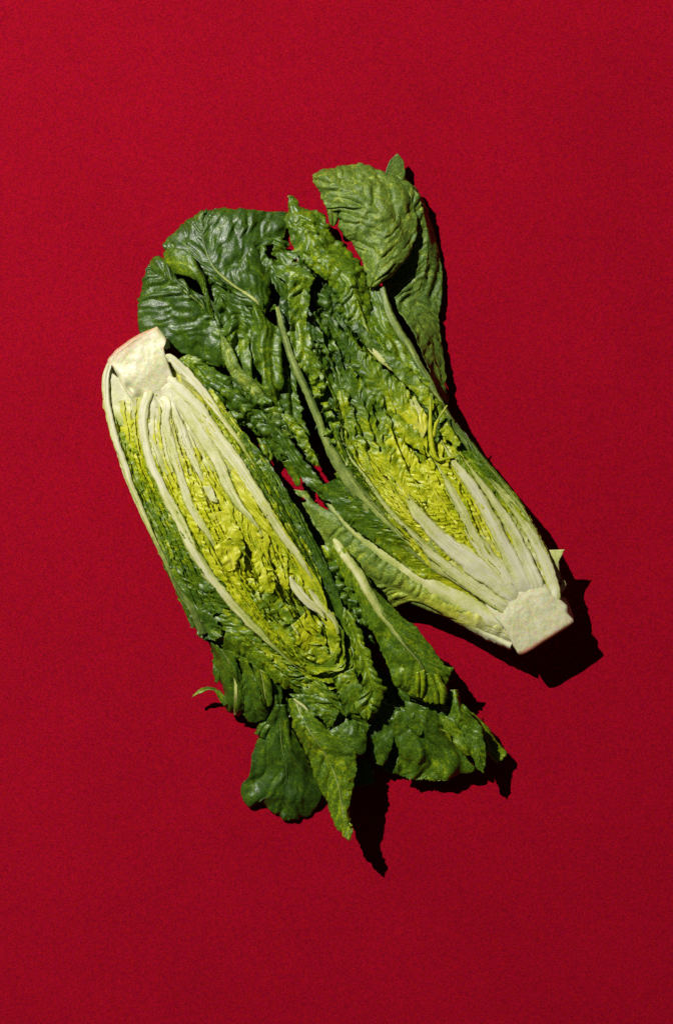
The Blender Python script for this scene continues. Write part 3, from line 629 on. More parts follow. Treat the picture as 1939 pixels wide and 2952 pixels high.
# feathered heart leaves
def feather(H, L, R, M, tone, herr=(6, 15, .9), **k):
    d = dict(edge=.04, und=(6, 45), ruf=(8, 20), rag=5, mat=M_HEART, step=2.5, tnoise=.12); d.update(k)
    herr = (herr[0]*.8, herr[1]*.66, herr[2])
    return leaf(H, L, R, M, tone=tone, herr=herr, **d)
feather(B, [(1150, 1420), (1080, 1350), (1035, 1285), (1000, 1215), (985, 1140), (975, 1075)], [(1200, 1440), (1180, 1345), (1145, 1265), (1110, 1190), (1060, 1120), (1010, 1060)],
        [(1175, 1440), (1125, 1340), (1090, 1270), (1055, 1200), (1020, 1130), (990, 1068)], (.36, .42, .50, .58, .66, .74), dz=(-16, -2, -14), herr=(5.5, 19, .8))
feather(B, [(1210, 1282), (1160, 1235), (1105, 1180), (1060, 1120), (1010, 1050), (970, 985), (940, 930)], [(1238, 1215), (1195, 1150), (1150, 1100), (1090, 1050), (1030, 1000), (985, 950), (955, 915)],
        [(1225, 1250), (1180, 1195), (1130, 1140), (1075, 1085), (1020, 1025), (978, 968), (948, 922)], (.24, .42, .54, .61, .68, .75, .79), dz=(-10, 4, -4), herr=(4.5, 19, .9))
feather(B, [(1240, 1190), (1200, 1140), (1150, 1090), (1100, 1040), (1050, 990), (1010, 940)], [(1262, 1165), (1225, 1115), (1185, 1070), (1135, 1030), (1085, 985), (1030, 925)], None, (.52, .56, .60, .65, .71, .76), dz=(-4, 6, 0), herr=(3.5, 18, .8))
feather(B, [(1270, 1330), (1225, 1310), (1180, 1280), (1140, 1250), (1110, 1215)], [(1280, 1290), (1240, 1262), (1205, 1240), (1160, 1205), (1125, 1180)], None, (.36, .40, .46, .52, .58), dz=(-2, 6, -2), herr=(4, 17, .9), ruf=(9, 20))
cut_edges(B, [(925, 1030), (955, 1140), (985, 1240), (1030, 1330), (1090, 1400)], [(1185, 1100), (1215, 1180), (1240, 1260), (1262, 1330), (1290, 1400)], 8, (.76, .68, .58, .46, .38), 131, 8, depth=30, wig=5)
cut_edges(B, [(880, 880), (920, 960), (950, 1050), (985, 1150)], [(1060, 960), (1110, 1030), (1160, 1100), (1200, 1170)], 7, (.80, .76, .70, .62), 132, -2, depth=34, wig=5)
feather(B, [(1210, 1480), (1175, 1400), (1150, 1340), (1120, 1290), (1090, 1230)], [(1260, 1440), (1230, 1370), (1200, 1320), (1160, 1270), (1120, 1215)], None, (.34, .36, .38, .42, .5), dz=(-12, 4, -6), herr=(5, 15, .9), ruf=(9, 24))
feather(B, [(1290, 1560), (1250, 1490), (1215, 1420), (1195, 1360)], [(1345, 1540), (1320, 1470), (1280, 1400), (1245, 1345)], None, (.32, .34, .38, .42), dz=(-12, 0, -8), herr=(5, 14, .9), ruf=(9, 24))
feather(B, [(1000, 1290), (990, 1220), (976, 1150), (968, 1080)], [(1030, 1300), (1020, 1230), (1005, 1160), (985, 1075)], None, (.52, .50, .58, .7), dz=(-10, -2, -6), herr=(3, 18, .8), fold=(3, 16))
feather(B, [(1040, 1290), (1035, 1220), (1010, 1150), (985, 1090), (955, 1030)], [(1090, 1260), (1070, 1190), (1045, 1130), (1015, 1070), (975, 1010)], None, (.46, .56, .68, .76, .8), dz=(-30, -14, -22), herr=(5, 14, .9), blis=(4, 18))
feather(B, [(1000, 1010), (960, 960), (930, 900)], [(1080, 990), (1030, 930), (975, 860)], None, (.66, .74, .8), dz=(-40, -20, -34), blis=(5, 18), ruf=(14, 18))
leaf(B, [(1178, 1152), (1190, 1200), (1205, 1248)], [(1196, 1150), (1222, 1196), (1224, 1246)], tone=(.34, .16, .28), dz=(-3, 4, 0), mat=M_RIB, rag=3, und=(2, 40), thick=4, name='rib')
# torn curls
def strand(H, P, tone, name='torn_strand'):
    return ribbar(H, P, tone=tone, flat=False, mat=M_HEART, name=name, wob=1, groove=.5)
strand(B, [(1240, 1150, 6, 185), (1240, 1200, 11, 190), (1240, 1250, 16, 190), (1248, 1300, 16, 190), (1262, 1325, 10, 188), (1285, 1322, 9, 187), (1310, 1318, 5, 184)], (.40, .36, .36, .40))
strand(B, [(1288, 1168, 4, 196), (1270, 1195, 8, 196), (1255, 1225, 10, 192), (1248, 1260, 12, 188)], (.44, .38, .36))
leaf(B, [(1286, 1215), (1310, 1250), (1330, 1280)], [(1262, 1235), (1290, 1270), (1312, 1292)], tone=(.46, .5), dz=(4, 10, 0), rag=5, ruf=(8, 16), herr=(3, 14, .8), mat=M_HEART)
# butt
B_CORE = [(1450, 1630), (1505, 1632), (1550, 1660), (1592, 1712), (1618, 1732), (1634, 1748), (1636, 1768), (1653, 1790), (1640, 1805), (1576, 1846), (1506, 1887), (1482, 1868), (1458, 1820), (1420, 1775), (1392, 1725), (1408, 1668)]
def btone(V):
    d = ((V[:, 0]-1506)*(-.505)+(V[:, 1]-1887)*(-.863))     # distance from the trimmed end
    return np.clip(1-sstep(3, 17, d), 0, 1)*.9+.08*(1-sstep(0, 40, d))
core(B, B_CORE, 3, 95, btone, sink=lambda x, y: 17*sstep(95, 250, (1576-x)*.575+(1846-y)*.82))
leaf(B, [(1566, 1586, 118), (1584, 1620, 120), (1592, 1660, 116), (1600, 1715, 112)], [(1625, 1584, 120), (1608, 1616, 118), (1612, 1652, 108), (1628, 1684, 100), (1618, 1712, 100)], tone=(.30, .18, .10), rag=5, und=(3, 30), mat=M_RIB, holes=[(1612, 1684, 5), (1617, 1672, 4)])
leaf(B, [(1600, 1720, 120), (1618, 1745, 116), (1634, 1772, 110)], [(1628, 1722, 100), (1642, 1750, 92), (1652, 1784, 92)], tone=(.1, .04), rag=3, mat=M_RIB)

# ================================================================== LEFT HALF
R0 = [(318, 1050, 14), (307, 1085, 22), (306, 1130, 25), (314, 1185, 28), (336, 1270, 30), (364, 1355, 30), (396, 1440, 26), (432, 1520, 22), (468, 1592, 14), (490, 1640, 6)]
R1 = [(428, 1140, 30), (416, 1180, 32), (412, 1235, 32), (420, 1290, 32), (440, 1350, 32), (466, 1402, 34), (492, 1455, 38), (522, 1512, 42), (552, 1578, 46), (588, 1642, 48), (628, 1692, 48), (672, 1744, 46), (717, 1794, 44), (767, 1844, 38), (808, 1884, 32), (852, 1922, 22), (890, 1940, 8)]
R2 = [(484, 1165, 24), (478, 1215, 28), (490, 1270, 32), (510, 1332, 34), (528, 1400, 36), (546, 1448, 40), (570, 1492, 40), (594, 1528, 36), (617, 1566, 30), (632, 1600, 24), (642, 1628, 12)]
R3 = [(500, 1170, 18), (518, 1225, 34), (540, 1285, 42), (568, 1345, 38), (592, 1395, 24), (606, 1430, 10)]
R4 = [(510, 1150, 26), (540, 1190, 42), (572, 1240, 46), (604, 1290, 48), (632, 1344, 50), (658, 1400, 48), (690, 1456, 40), (722, 1494, 28), (748, 1532, 20), (766, 1574, 16), (780, 1620, 8)]
R5 = [(494, 1105, 40), (528, 1140, 52), (566, 1178, 54), (608, 1236, 52), (653, 1298, 50), (692, 1352, 50), (732, 1410, 50), (766, 1462, 48), (798, 1514, 46), (834, 1568, 46), (866, 1614, 42), (892, 1660, 34), (908, 1700, 24), (918, 1745, 12)]
R6 = [(490, 1030, 22), (522, 1062, 36), (560, 1102, 38), (602, 1152, 34), (646, 1212, 26), (690, 1275, 20), (730, 1335, 14), (770, 1395, 8)]
ARIM_L = [(311, 1046), (298, 1085), (297, 1130), (309, 1190), (330, 1275), (352, 1350), (382, 1432), (410, 1495), (438, 1550), (480, 1633), (507, 1700), (543, 1756), (575, 1830)]
ARIM_R = [(520, 1048), (558, 1086), (598, 1130), (646, 1180), (688, 1234), (728, 1284), (760, 1324), (792, 1368), (828, 1430), (852, 1466), (882, 1525), (908, 1574), (940, 1640), (975, 1720), (1005, 1800), (1030, 1880)]
AKEEL = [(430, 1050, 40), (440, 1120, 12), (470, 1220, 4), (530, 1340, 4), (600, 1460, 4), (670, 1580, 4), (740, 1700, 4), (810, 1820, 6), (880, 1930, 10)]
leaf(A, ARIM_L, [(x-14, y+8, z) for x, y, z in AKEEL], [((a+2*x)/3-22, (b+2*y)/3+10, 70) for (a, b), (x, y, z) in zip(ARIM_L[:9], AKEEL)], dz=(-8, 0, 0), tone=(.03, .05, .1, .2, .38, .55, .64), fold=(2, 26), und=(3, 60), rag=2, mat=M_RIB, thick=4, name='outer_leaf')
leaf(A, ARIM_R, [(x+14, y-8, z) for x, y, z in AKEEL], [((a+2*x)/3+20, (b+2*y)/3-10, 74) for (a, b), (x, y, z) in zip(ARIM_R[::2], AKEEL)], dz=(-14, 0, 0), tone=(.05, .2, .5, .62, .7, .72, .74), fold=(2, 26), und=(3, 60), rag=2, mat=M_BLADE, thick=4, name='outer_leaf')
leaf(A, ARIM_L, ARIM_R, dz=(-32, -27, -34), tone=(.10, .24, .32, .36, .42, .54, .66), edge=.16, und=(8, 50), herr=(6, 18, .9), blis=(4, 22), mat=M_HEART, rag=1, thick=0)
# blades between the ribs
shingles(A, [(318, 1160), (335, 1230), (362, 1330), (395, 1420), (440, 1520), (490, 1625), (530, 1710), (570, 1800)], line(R1)[:12], 6,
         [(.16, .40, .55, .62, .66, .70), (.12, .34, .50, .60, .68, .72), (.10, .30, .46, .56, .62, .66)], low=-34, high=-9, herr=(3.5, 15, .9), ruf=(9, 24), relief=(.05, .35, .9, 1, 1, 1, 1))
shingles(A, line(R1), [(484, 1190), (500, 1300), (545, 1420), (610, 1540), (650, 1620), (700, 1700), (770, 1800), (850, 1890)], 5,
         [(.10, .30, .36, .40, .44, .50, .52), (.10, .26, .34, .36, .40, .46, .50)], low=-26, high=-8, herr=(5, 15, .9), ruf=(7, 18), relief=(.05, .35, .9, 1, 1, 1, 1))
shingles(A, line(R2), line(R3)+[(630, 1500), (660, 1570)], 4, [(.08, .16, .30, .34, .38), (.08, .2, .34, .36, .40)], low=-22, high=-6, herr=(5, 13, .9), ruf=(6, 16), relief=(.05, .35, .9, 1, 1, 1, 1))
shingles(A, line(R3), line(R4)[:9]+[(740, 1570), (770, 1640)], 6, [(.08, .14, .28, .34, .38, .44), (.06, .18, .32, .36, .42)], low=-24, high=-7, herr=(4.5, 13, .9), ruf=(7, 18), relief=(.05, .35, .9, 1, 1, 1, 1))
shingles(A, line(R4), line(R5)[1:], 2, [(.08, .2, .30, .34, .36, .42, .46)], low=-20, high=-6, herr=(3.5, 14, .9), ruf=(5, 20), relief=(.05, .35, .9, 1, 1, 1, 1))
shingles(A, line(R5)[1:], [(520, 1075), (575, 1125), (640, 1200), (700, 1285), (760, 1370), (820, 1470), (870, 1570), (925, 1680)], 5, [(.10, .36, .50, .58, .62, .66), (.08, .42, .58, .66, .70, .72)], low=-24, high=-10, herr=(3, 15, .9), ruf=(7, 24), relief=(.05, .35, .9, 1, 1, 1, 1))
shingles(A, [(600, 1150), (660, 1225), (720, 1310), (780, 1395), (840, 1500), (890, 1600), (940, 1700)], ARIM_R[2:14], 2, [(.40, .60, .68, .74, .74), (.5, .66, .72, .76, .76)], low=-18, high=-14, herr=(2, 18, .9), ruf=(5, 30), mat=M_BLADE, relief=(.05, .35, .9, 1, 1, 1, 1))
for q, tn, kz in ((R0, (.02, .03, .04, .08, .2, .42, .56), -3.5), (R1, (.03, .06, .10, .14, .17, .19, .22, .26, .32, .42, .55), 1), (R2, (.05, .09, .13, .18, .26), 0), (R3, (.05, .08, .12, .2), -3),
                  (R4, (.05, .10, .16, .22, .28, .36), -2), (R5, (.02, .05, .08, .11, .14, .17, .21, .28), 1), (R6, (.02, .04, .08, .2, .4, .56), -6)):
    q = [(x, y, w*(.92-.34*min(1, 1.6*i/(len(q)-1))), A.zf(x, y)+kz*min(1, i/4)) for i, (x, y, w) in enumerate(q)]
    ex, ey = q[0][0]*.7+435*.3, q[0][1]*.7+1085*.3
    if kz != -3.5: q = [(ex, ey, q[0][2], A.zf(ex, ey)-9)]+q
    ribbar(A, q, tone=tn, tip='end')
for k, (q, tn) in enumerate(((R1, (.2, .40, .46, .50, .52, .54)), (R2, (.16, .34, .38, .40)), (R4, (.14, .30, .34, .38, .42)), (R5, (.14, .36, .46, .50, .56)), (R0, (.2, .5, .6, .66)), (R6, (.3, .5, .6, .7)))):
    frills(A, q, tn, .32, .98, 4, dz=2, seed=40+k, sides=(-1,) if q is R0 else (-1, 1))
leaf(A, [(425, 1150), (412, 1190), (414, 1240), (424, 1300), (445, 1370)], [(505, 1090), (560, 1160), (610, 1230), (655, 1295), (700, 1360)], dz=(-8, -6, -8), tone=(.0, .03, .07, .16, .36), edge=.03, und=(3, 40), fold=(3, 20), mat=M_RIB, rag=8, thick=4)
cut_edges(A, [(318, 1160), (335, 1230), (362, 1330), (395, 1420), (440, 1520), (490, 1625), (530, 1710), (570, 1800)], line(R1)[:12], 7, (.20, .46, .54, .60, .64, .68), 111, -3)
cut_edges(A, line(R1), [(484, 1190), (500, 1300), (545, 1420), (610, 1540), (650, 1620), (700, 1700), (770, 1800), (850, 1890)], 5, (.12, .26, .36, .40, .46, .52, .56), 112, 1)
cut_edges(A, line(R2), line(R3)+[(630, 1500), (660, 1570)], 4, (.10, .18, .30, .36, .40), 113, 1)
cut_edges(A, line(R3), line(R4)[:9]+[(740, 1570), (770, 1640)], 6, (.10, .16, .30, .36, .42, .46), 114, 1)
cut_edges(A, line(R4), line(R5)[1:], 3, (.10, .20, .32, .36, .40, .46, .5), 115, 1)
cut_edges(A, line(R5)[1:], [(520, 1075), (575, 1125), (640, 1200), (700, 1285), (760, 1370), (820, 1470), (870, 1570), (925, 1680)], 7, (.12, .36, .48, .56, .62, .66), 116, -2)
cut_edges(A, [(600, 1150), (660, 1225), (720, 1310), (780, 1395), (840, 1500), (890, 1600), (940, 1700)], ARIM_R[2:14], 5, (.40, .58, .66, .70, .72), 117, -8)
# hollow by the butt with a yellow curl
feather(A, [(350, 1210), (346, 1240), (360, 1270), (376, 1310)], [(378, 1195), (384, 1230), (386, 1260), (398, 1310)], None, (.40, .48, .5), dz=(-18, -6, -10), ruf=(8, 18))
leaf(A, [(308, 1062), (310, 1120), (320, 1170), (334, 1220)], [(378, 1120), (396, 1150), (400, 1190), (396, 1250)], tone=(.02, .04, .12, .46), dz=(-14, -10, -14), mat=M_RIB, und=(3, 50), name='rib')
leaf(A, [(588, 1402), (598, 1425), (612, 1450)], [(608, 1398), (622, 1425), (626, 1448)], tone=(.24, .10, .22), dz=(-1, 2, -3), mat=M_RIB, rag=7, und=(3, 20), name='rib')
# yellow heart leaves
feather(A, [(618, 1575), (640, 1620), (655, 1650), (672, 1645)], [(660, 1550), (690, 1585), (690, 1615), (676, 1642)], None, (.36, .34, .38), dz=(-4, 4, -2), camber=4, herr=(4, 14, .9), rag=4, und=(4, 26), ruf=(8, 18))
feather(A, [(690, 1500), (716, 1560), (735, 1640), (745, 1700), (775, 1720)], [(735, 1500), (765, 1570), (785, 1650), (795, 1690), (785, 1722)], None, (.34, .38, .43, .46), dz=(-12, 0, -5), herr=(6, 13, .9), ruf=(9, 16), fold=(3, 18))
feather(A, [(772, 1540), (790, 1610), (805, 1670), (818, 1700)], [(800, 1550), (825, 1600), (828, 1650), (832, 1700)], None, (.36, .39, .45), dz=(-10, 0, -4), herr=(6, 13, .8), ruf=(8, 16))
feather(A, [(608, 1480), (640, 1530), (680, 1590), (700, 1645)], [(655, 1470), (690, 1520), (702, 1580), (706, 1640)], None, (.32, .36, .40, .44), dz=(-6, 0, -8), herr=(4, 14, .9))
feather(A, [(655, 1640), (700, 1700), (760, 1760), (830, 1800)], [(690, 1640), (740, 1680), (800, 1720), (860, 1765)], None, (.44, .46, .54, .56), dz=(-14, 0, -10), herr=(8, 22, -.3), ruf=(8, 24))
feather(A, [(640, 1690), (700, 1740), (770, 1790), (850, 1830)], [(668, 1660), (730, 1715), (800, 1765), (880, 1800)], None, (.42, .50, .58, .62), dz=(-16, -6, -16), herr=(6, 16, .5), ruf=(9, 20))
feather(A, [(845, 1800), (850, 1840), (880, 1880), (915, 1895)], [(885, 1760), (925, 1790), (940, 1840), (930, 1880)], None, (.44, .47, .50, .48), dz=(-12, -1, -9), herr=(5, 16, .8), rag=4, und=(8, 40), ruf=(8, 18), fold=(3, 20))
feather(A, [(760, 1810), (790, 1840), (830, 1870), (850, 1890)], [(790, 1790), (830, 1810), (850, 1850), (852, 1880)], None, (.54, .52, .56), dz=(-16, -4, -10), herr=(3, 18, .8))
feather(A, [(915, 1740), (935, 1800), (945, 1850), (955, 1900)], [(950, 1770), (972, 1810), (980, 1860), (972, 1905)], None, (.40, .44, .50, .54), dz=(-8, 0, -6), herr=(5, 13, -.7))
feather(A, [(860, 1690), (890, 1720), (910, 1760), (935, 1800)], [(880, 1680), (915, 1715), (945, 1765), (960, 1800)], None, (.40, .46, .5), dz=(-10, -2, -8), herr=(3, 14, .9))
ribbar(A, [(836, 1662, 10), (850, 1690, 24), (872, 1718, 26), (898, 1744, 24), (920, 1765, 14), (935, 1785, 6)], dz=3, tone=(.10, .06, .08, .16), name='rib')
ribbar(A, [(890, 1700, 10), (918, 1735, 20), (945, 1768, 18), (965, 1795, 14), (974, 1830, 8)], dz=-2, tone=(.24, .18, .22, .36), name='rib')
ribbar(A, [(842, 1800, 4), (852, 1815, 8), (862, 1830, 4)], dz=2, tone=(.14, .12, .2), name='rib', depth=10)
cut_edges(A, [(640, 1560), (690, 1660), (750, 1760), (820, 1850)], [(800, 1540), (850, 1650), (890, 1740), (940, 1830)], 7, (.38, .44, .50, .56), 141, 3, depth=30, wig=6)
feather(A, [(790, 1835), (845, 1895), (905, 1930), (950, 1945)], [(900, 1800), (945, 1830), (975, 1870), (985, 1920)], None, (.50, .54, .58, .60), dz=(-22, -12, -20), herr=(5, 16, .6), ruf=(9, 20), fold=(4, 22))
feather(A, [(850, 1860), (880, 1895), (925, 1915)], [(900, 1850), (940, 1865), (960, 1890)], None, (.46, .50, .52), dz=(-14, -2, -10), herr=(4, 13, .7), ruf=(9, 16))
# layers wrapping round the lower end, cut edge up
UA = [(770, 1830), (815, 1880), (860, 1905), (905, 1915), (950, 1915), (972, 1890), (978, 1850), (968, 1800), (950, 1760)]
UC = [(760, 1890), (830, 1955), (890, 1995), (950, 2018), (1015, 2012), (1045, 1970), (1045, 1910), (1028, 1850), (1000, 1790)]
_rg = random.Random(5)
for k in range(11):
    f = k/10.0+_rg.uniform(-.06, .06)
    q = lerpline(UA, UC, f); o_ = lerpline(UA, UC, f+_rg.uniform(.10, .30))
    i0 = _rg.randint(0, 4); i1 = 14-_rg.randint(0, 4)
    q = [(x+_rg.uniform(-7, 7), y+_rg.uniform(-7, 7)) for x, y, *_ in q[i0:i1]]; o_ = [(x+_rg.uniform(-7, 7), y+_rg.uniform(-7, 7)) for x, y, *_ in o_[i0:i1]]
    t = .46+.2*f+_rg.uniform(-.05, .07)
    leaf(A, q, o_, tone=(t+.05, t, t+.04, t+.1, t), dz=(-40-24*f+_rg.uniform(-8, 8), -14-10*f+_rg.uniform(-6, 6), -6-12*f+_rg.uniform(-8, 6)), und=(11, 45), ruf=(12, 30), rag=5, herr=(3, 16, .8), mat=M_HEART if f < .5 else M_BLADE, edge=.0)
leaf(A, [(852, 1945, 140), (885, 2000, 136), (925, 2060, 122)], [(925, 1962, 146), (972, 2008, 142), (1000, 2062, 122)], tone=(.58, .64, .68), und=(6, 40), blis=(3, 26), herr=(2, 24, .9), rag=4)
leaf(A, [(955, 1955, 146), (980, 2010, 138), (1000, 2062, 122)], [(1018, 1925, 148), (1040, 1985, 142), (1042, 2050, 122)], tone=(.60, .64, .68), und=(6, 40), blis=(3, 26), herr=(2, 24, .9), rag=4)
leaf(A, [(760, 1880, 146), (800, 1925, 142), (850, 1975, 130)], [(815, 1893, 150), (865, 1940, 146), (905, 1985, 130)], tone=(.54, .60, .64), und=(6, 36), herr=(3, 20, .9), rag=4)
# green blades on the lower left flank
leaf(A, [(470, 1620), (505, 1700), (545, 1770), (590, 1845), (650, 1880), (715, 1915), (795, 1965), (885, 2010), (985, 2055), (1060, 2080)],
     [(545, 1590), (600, 1670), (650, 1735), (710, 1800), (770, 1860), (830, 1912), (890, 1955), (945, 1990), (1000, 2020), (1070, 2062)],
     dz=(-40, -18, -10), tone=(.68, .70, .68, .64, .62, .64, .66, .70), und=(8, 60), herr=(3, 26, .9), blis=(3, 26), fold=(2, 30), rag=6)
leaf(A, [(440, 1555), (480, 1640), (515, 1715), (550, 1775), (580, 1840), (600, 1850)], [(480, 1560), (520, 1640), (560, 1705), (600, 1760), (630, 1800), (650, 1830)], dz=(-26, -8, -8),
     tone=(.50, .62, .70, .74, .72), und=(8, 40), fold=(4, 18), herr=(2, 18, .9), rag=6, ruf=(8, 24))
# lower leaves closing the fan underneath
leaf(A, [(612, 1870, 76), (640, 1950, 60), (690, 2030, 46), (745, 2085, 40)], [(800, 1950, 92), (822, 2000, 82), (835, 2060, 70), (840, 2120, 58)], tone=(.74, .78, .78), und=(8, 50), fold=(7, 30), rag=5, blis=(3, 30))
leaf(A, [(790, 1970, 60), (830, 2050, 48), (870, 2110, 38), (910, 2160, 30)], [(1000, 1985, 60), (1040, 2060, 48), (1062, 2120, 38), (1050, 2172, 30)], tone=(.74, .78, .78), und=(8, 50), fold=(6, 34), blis=(4, 30), rag=5)
leaf(A, [(1000, 1880, 60), (1045, 1990, 44), (1068, 2100, 32), (1075, 2180, 26), (1110, 2225, 22)], [(1200, 1990, 56), (1250, 2060, 44), (1275, 2110, 34), (1270, 2180, 28), (1215, 2235, 22)], tone=(.74, .76, .78, .76), und=(8, 60), fold=(6, 40), blis=(4, 34), rag=5)
leaf(A, [(1225, 2005, 60), (1268, 2090, 46), (1335, 2170, 38), (1380, 2205, 34)], [(1305, 1995, 56), (1350, 2060, 46), (1395, 2110, 36), (1425, 2160, 32)], tone=(.72, .76, .74), und=(7, 50), fold=(6, 30), blis=(3, 28), rag=5)
leaf(A, [(870, 1990, 124), (905, 2030, 120), (950, 2070, 112), (985, 2100, 100)], [(990, 2030, 122), (1030, 2060, 116), (1060, 2090, 106), (1060, 2120, 92)], tone=(.70, .72, .74), und=(8, 40), blis=(4, 26), rag=5, herr=(3, 22, .9))
# leaf tips below
leaf(A, [(600, 1842, 110), (622, 1886, 90), (626, 1930, 80), (640, 1980, 66), (650, 2040, 50), (680, 2054, 34)], [(670, 1880, 130), (690, 1930, 116), (698, 1985, 96), (702, 2030, 80), (694, 2050, 60), (688, 2056, 36)],
     [(640, 1868, 124), (660, 1906, 120), (675, 1955, 106), (684, 2005, 90), (680, 2040, 66), (684, 2056, 36)], tone=(.68, .70, .72, .74), und=(6, 40), fold=(5, 26), rag=3, rib=(4, 14, .5, .3, 2))
leaf(A, [(600, 1850, 96), (616, 1890, 84), (614, 1935, 74), (622, 1970, 64)], [(622, 1860, 100), (638, 1900, 88), (634, 1940, 78), (630, 1968, 66)], tone=(.66, .7), rag=3, und=(4, 30))
leaf(A, [(648, 2035, 62), (622, 2000, 66), (604, 1988, 64), (580, 1996, 58), (553, 2010, 52)], [(668, 2026, 60), (632, 1992, 66), (608, 1982, 66), (582, 1984, 60), (558, 2002, 52)], tone=(.66, .64, .6), rag=2, und=(2, 30))
leaf(A, [(690, 1890, 128), (698, 1950, 112), (704, 2010, 96), (706, 2045, 88), (715, 2082, 70)], [(715, 1900, 140), (740, 1970, 126), (760, 2030, 106), (772, 2050, 92), (772, 2078, 70)], tone=(.66, .68, .72, .74), und=(5, 50), rag=3, herr=(2, 22, .8), camber=4)
leaf(A, [(696, 2034, 70), (700, 2060, 58), (718, 2080, 46)], [(772, 2032, 74), (774, 2060, 60), (760, 2078, 46)], tone=(.72, .70), und=(3, 40), rag=3)
leaf(A, [(728, 1916, 142), (736, 1975, 126), (752, 2020, 108), (766, 2036, 92)], [(775, 1945, 136), (786, 1990, 118), (784, 2030, 98), (772, 2038, 90)], tone=(.62, .66, .72), und=(4, 40), rag=2, camber=6, rib=(8, 4, .4, .5, 2))
leaf(A, [(775, 1960, 110), (782, 2010, 96), (786, 2060, 80), (790, 2110, 60)], [(812, 1975, 114), (812, 2020, 96), (806, 2070, 76), (800, 2120, 56)], tone=(.76, .78, .8), fold=(6, 18), und=(5, 40), rag=3)
# round dark leaf
leaf(A, [(795, 2030, 92), (755, 2090, 72), (727, 2160, 50), (718, 2235, 32), (702, 2264, 22), (700, 2300, 14), (722, 2322, 10), (750, 2312, 14), (786, 2346, 8), (826, 2360, 6)],
     [(822, 2030, 96), (838, 2085, 84), (862, 2140, 66), (893, 2208, 48), (918, 2270, 30), (922, 2300, 20), (910, 2325, 14), (893, 2345, 9), (870, 2356, 7), (834, 2361, 6)],
     [(810, 2030, 104), (808, 2090, 96), (812, 2150, 84), (822, 2210, 68), (826, 2250, 54), (824, 2275, 44), (822, 2300, 34), (822, 2325, 22), (824, 2345, 14), (830, 2361, 6)],
     tone=(.76, .80, .84, .84), edge=.0, und=(10, 100), blis=(2, 60), herr=(3.5, 70, .6), fold=(5, 70), rag=2, camber=8, rib=(4, 1.5, .66, .74, 1))
leaf(A, [(735, 2115, 60), (745, 2090, 70), (760, 2080, 70)], [(760, 2130, 60), (775, 2105, 74), (790, 2085, 76)], tone=(.72, .7), rag=4, camber=6)
# long pointed leaf, its tip well above the paper
leaf(A, [(832, 2015, 128), (842, 2070, 132), (860, 2130, 130), (890, 2195, 126), (920, 2270, 120), (944, 2312, 118), (968, 2378, 122), (984, 2406, 132), (1008, 2420, 142)],
     [(862, 2012, 136), (905, 2060, 142), (945, 2105, 146), (990, 2135, 146), (1020, 2165, 142), (1028, 2195, 140), (1020, 2245, 138), (1007, 2320, 136), (1015, 2400, 144)],
     [(846, 2012, 142), (872, 2070, 156), (905, 2125, 160), (940, 2180, 160), (965, 2230, 156), (978, 2280, 150), (985, 2330, 146), (996, 2375, 146), (1011, 2416, 144)],
     tone=(.68, .68, .66, .66, .64), edge=.03, und=(6, 80), blis=(1.5, 44), herr=(3.5, 40, .9), fold=(3, 50), rag=4, camber=4, rib=(7, 2, .5, .58, 1))
leaf(A, [(838, 2000, 132), (880, 2035, 138), (920, 2065, 140), (948, 2094, 130)], [(905, 2000, 140), (950, 2022, 146), (972, 2050, 146), (960, 2090, 132)], tone=(.68, .68, .70), und=(8, 40), blis=(4, 24), rag=5)
ribbar(A, [(848, 2014, 5, 146), (862, 2026, 11, 148), (880, 2040, 9, 148), (898, 2060, 4, 146)], tone=(.3, .22, .4), flat=False, name='rib')
leaf(A, [(932, 2108, 112), (966, 2086, 112), (992, 2066, 108), (1012, 2068, 100)], [(985, 2150, 120), (1024, 2174, 116), (1052, 2166, 106), (1057, 2112, 98)], [(955, 2125, 128), (995, 2122, 128), (1025, 2115, 120), (1036, 2090, 100)], tone=(.72, .74, .74), und=(6, 50), blis=(3, 30), rag=3, camber=4)
# ridged panels below the heart
leaf(A, [(975, 1760, 130), (990, 1820, 134), (1000, 1890, 132), (1000, 1960, 122), (1000, 2020, 108)], [(992, 1750, 136), (1012, 1810, 142), (1030, 1880, 142), (1035, 1950, 132), (1025, 2020, 110)], tone=(.64, .66, .66), und=(5, 40), fold=(4, 16), rag=5)
leaf(A, [(990, 1770, 146), (1008, 1830, 150), (1018, 1870, 152), (1035, 1930, 152), (1048, 1990, 146), (1020, 2030, 134), (1048, 2078, 122)],
     [(1005, 1755, 148), (1032, 1805, 156), (1050, 1850, 158), (1072, 1905, 158), (1092, 1965, 154), (1112, 1996, 148), (1070, 2070, 124)],
     tone=(.60, .60, .60, .62, .64), edge=.04, und=(4, 50), herr=(4.5, 22, .9), rag=4, camber=6)
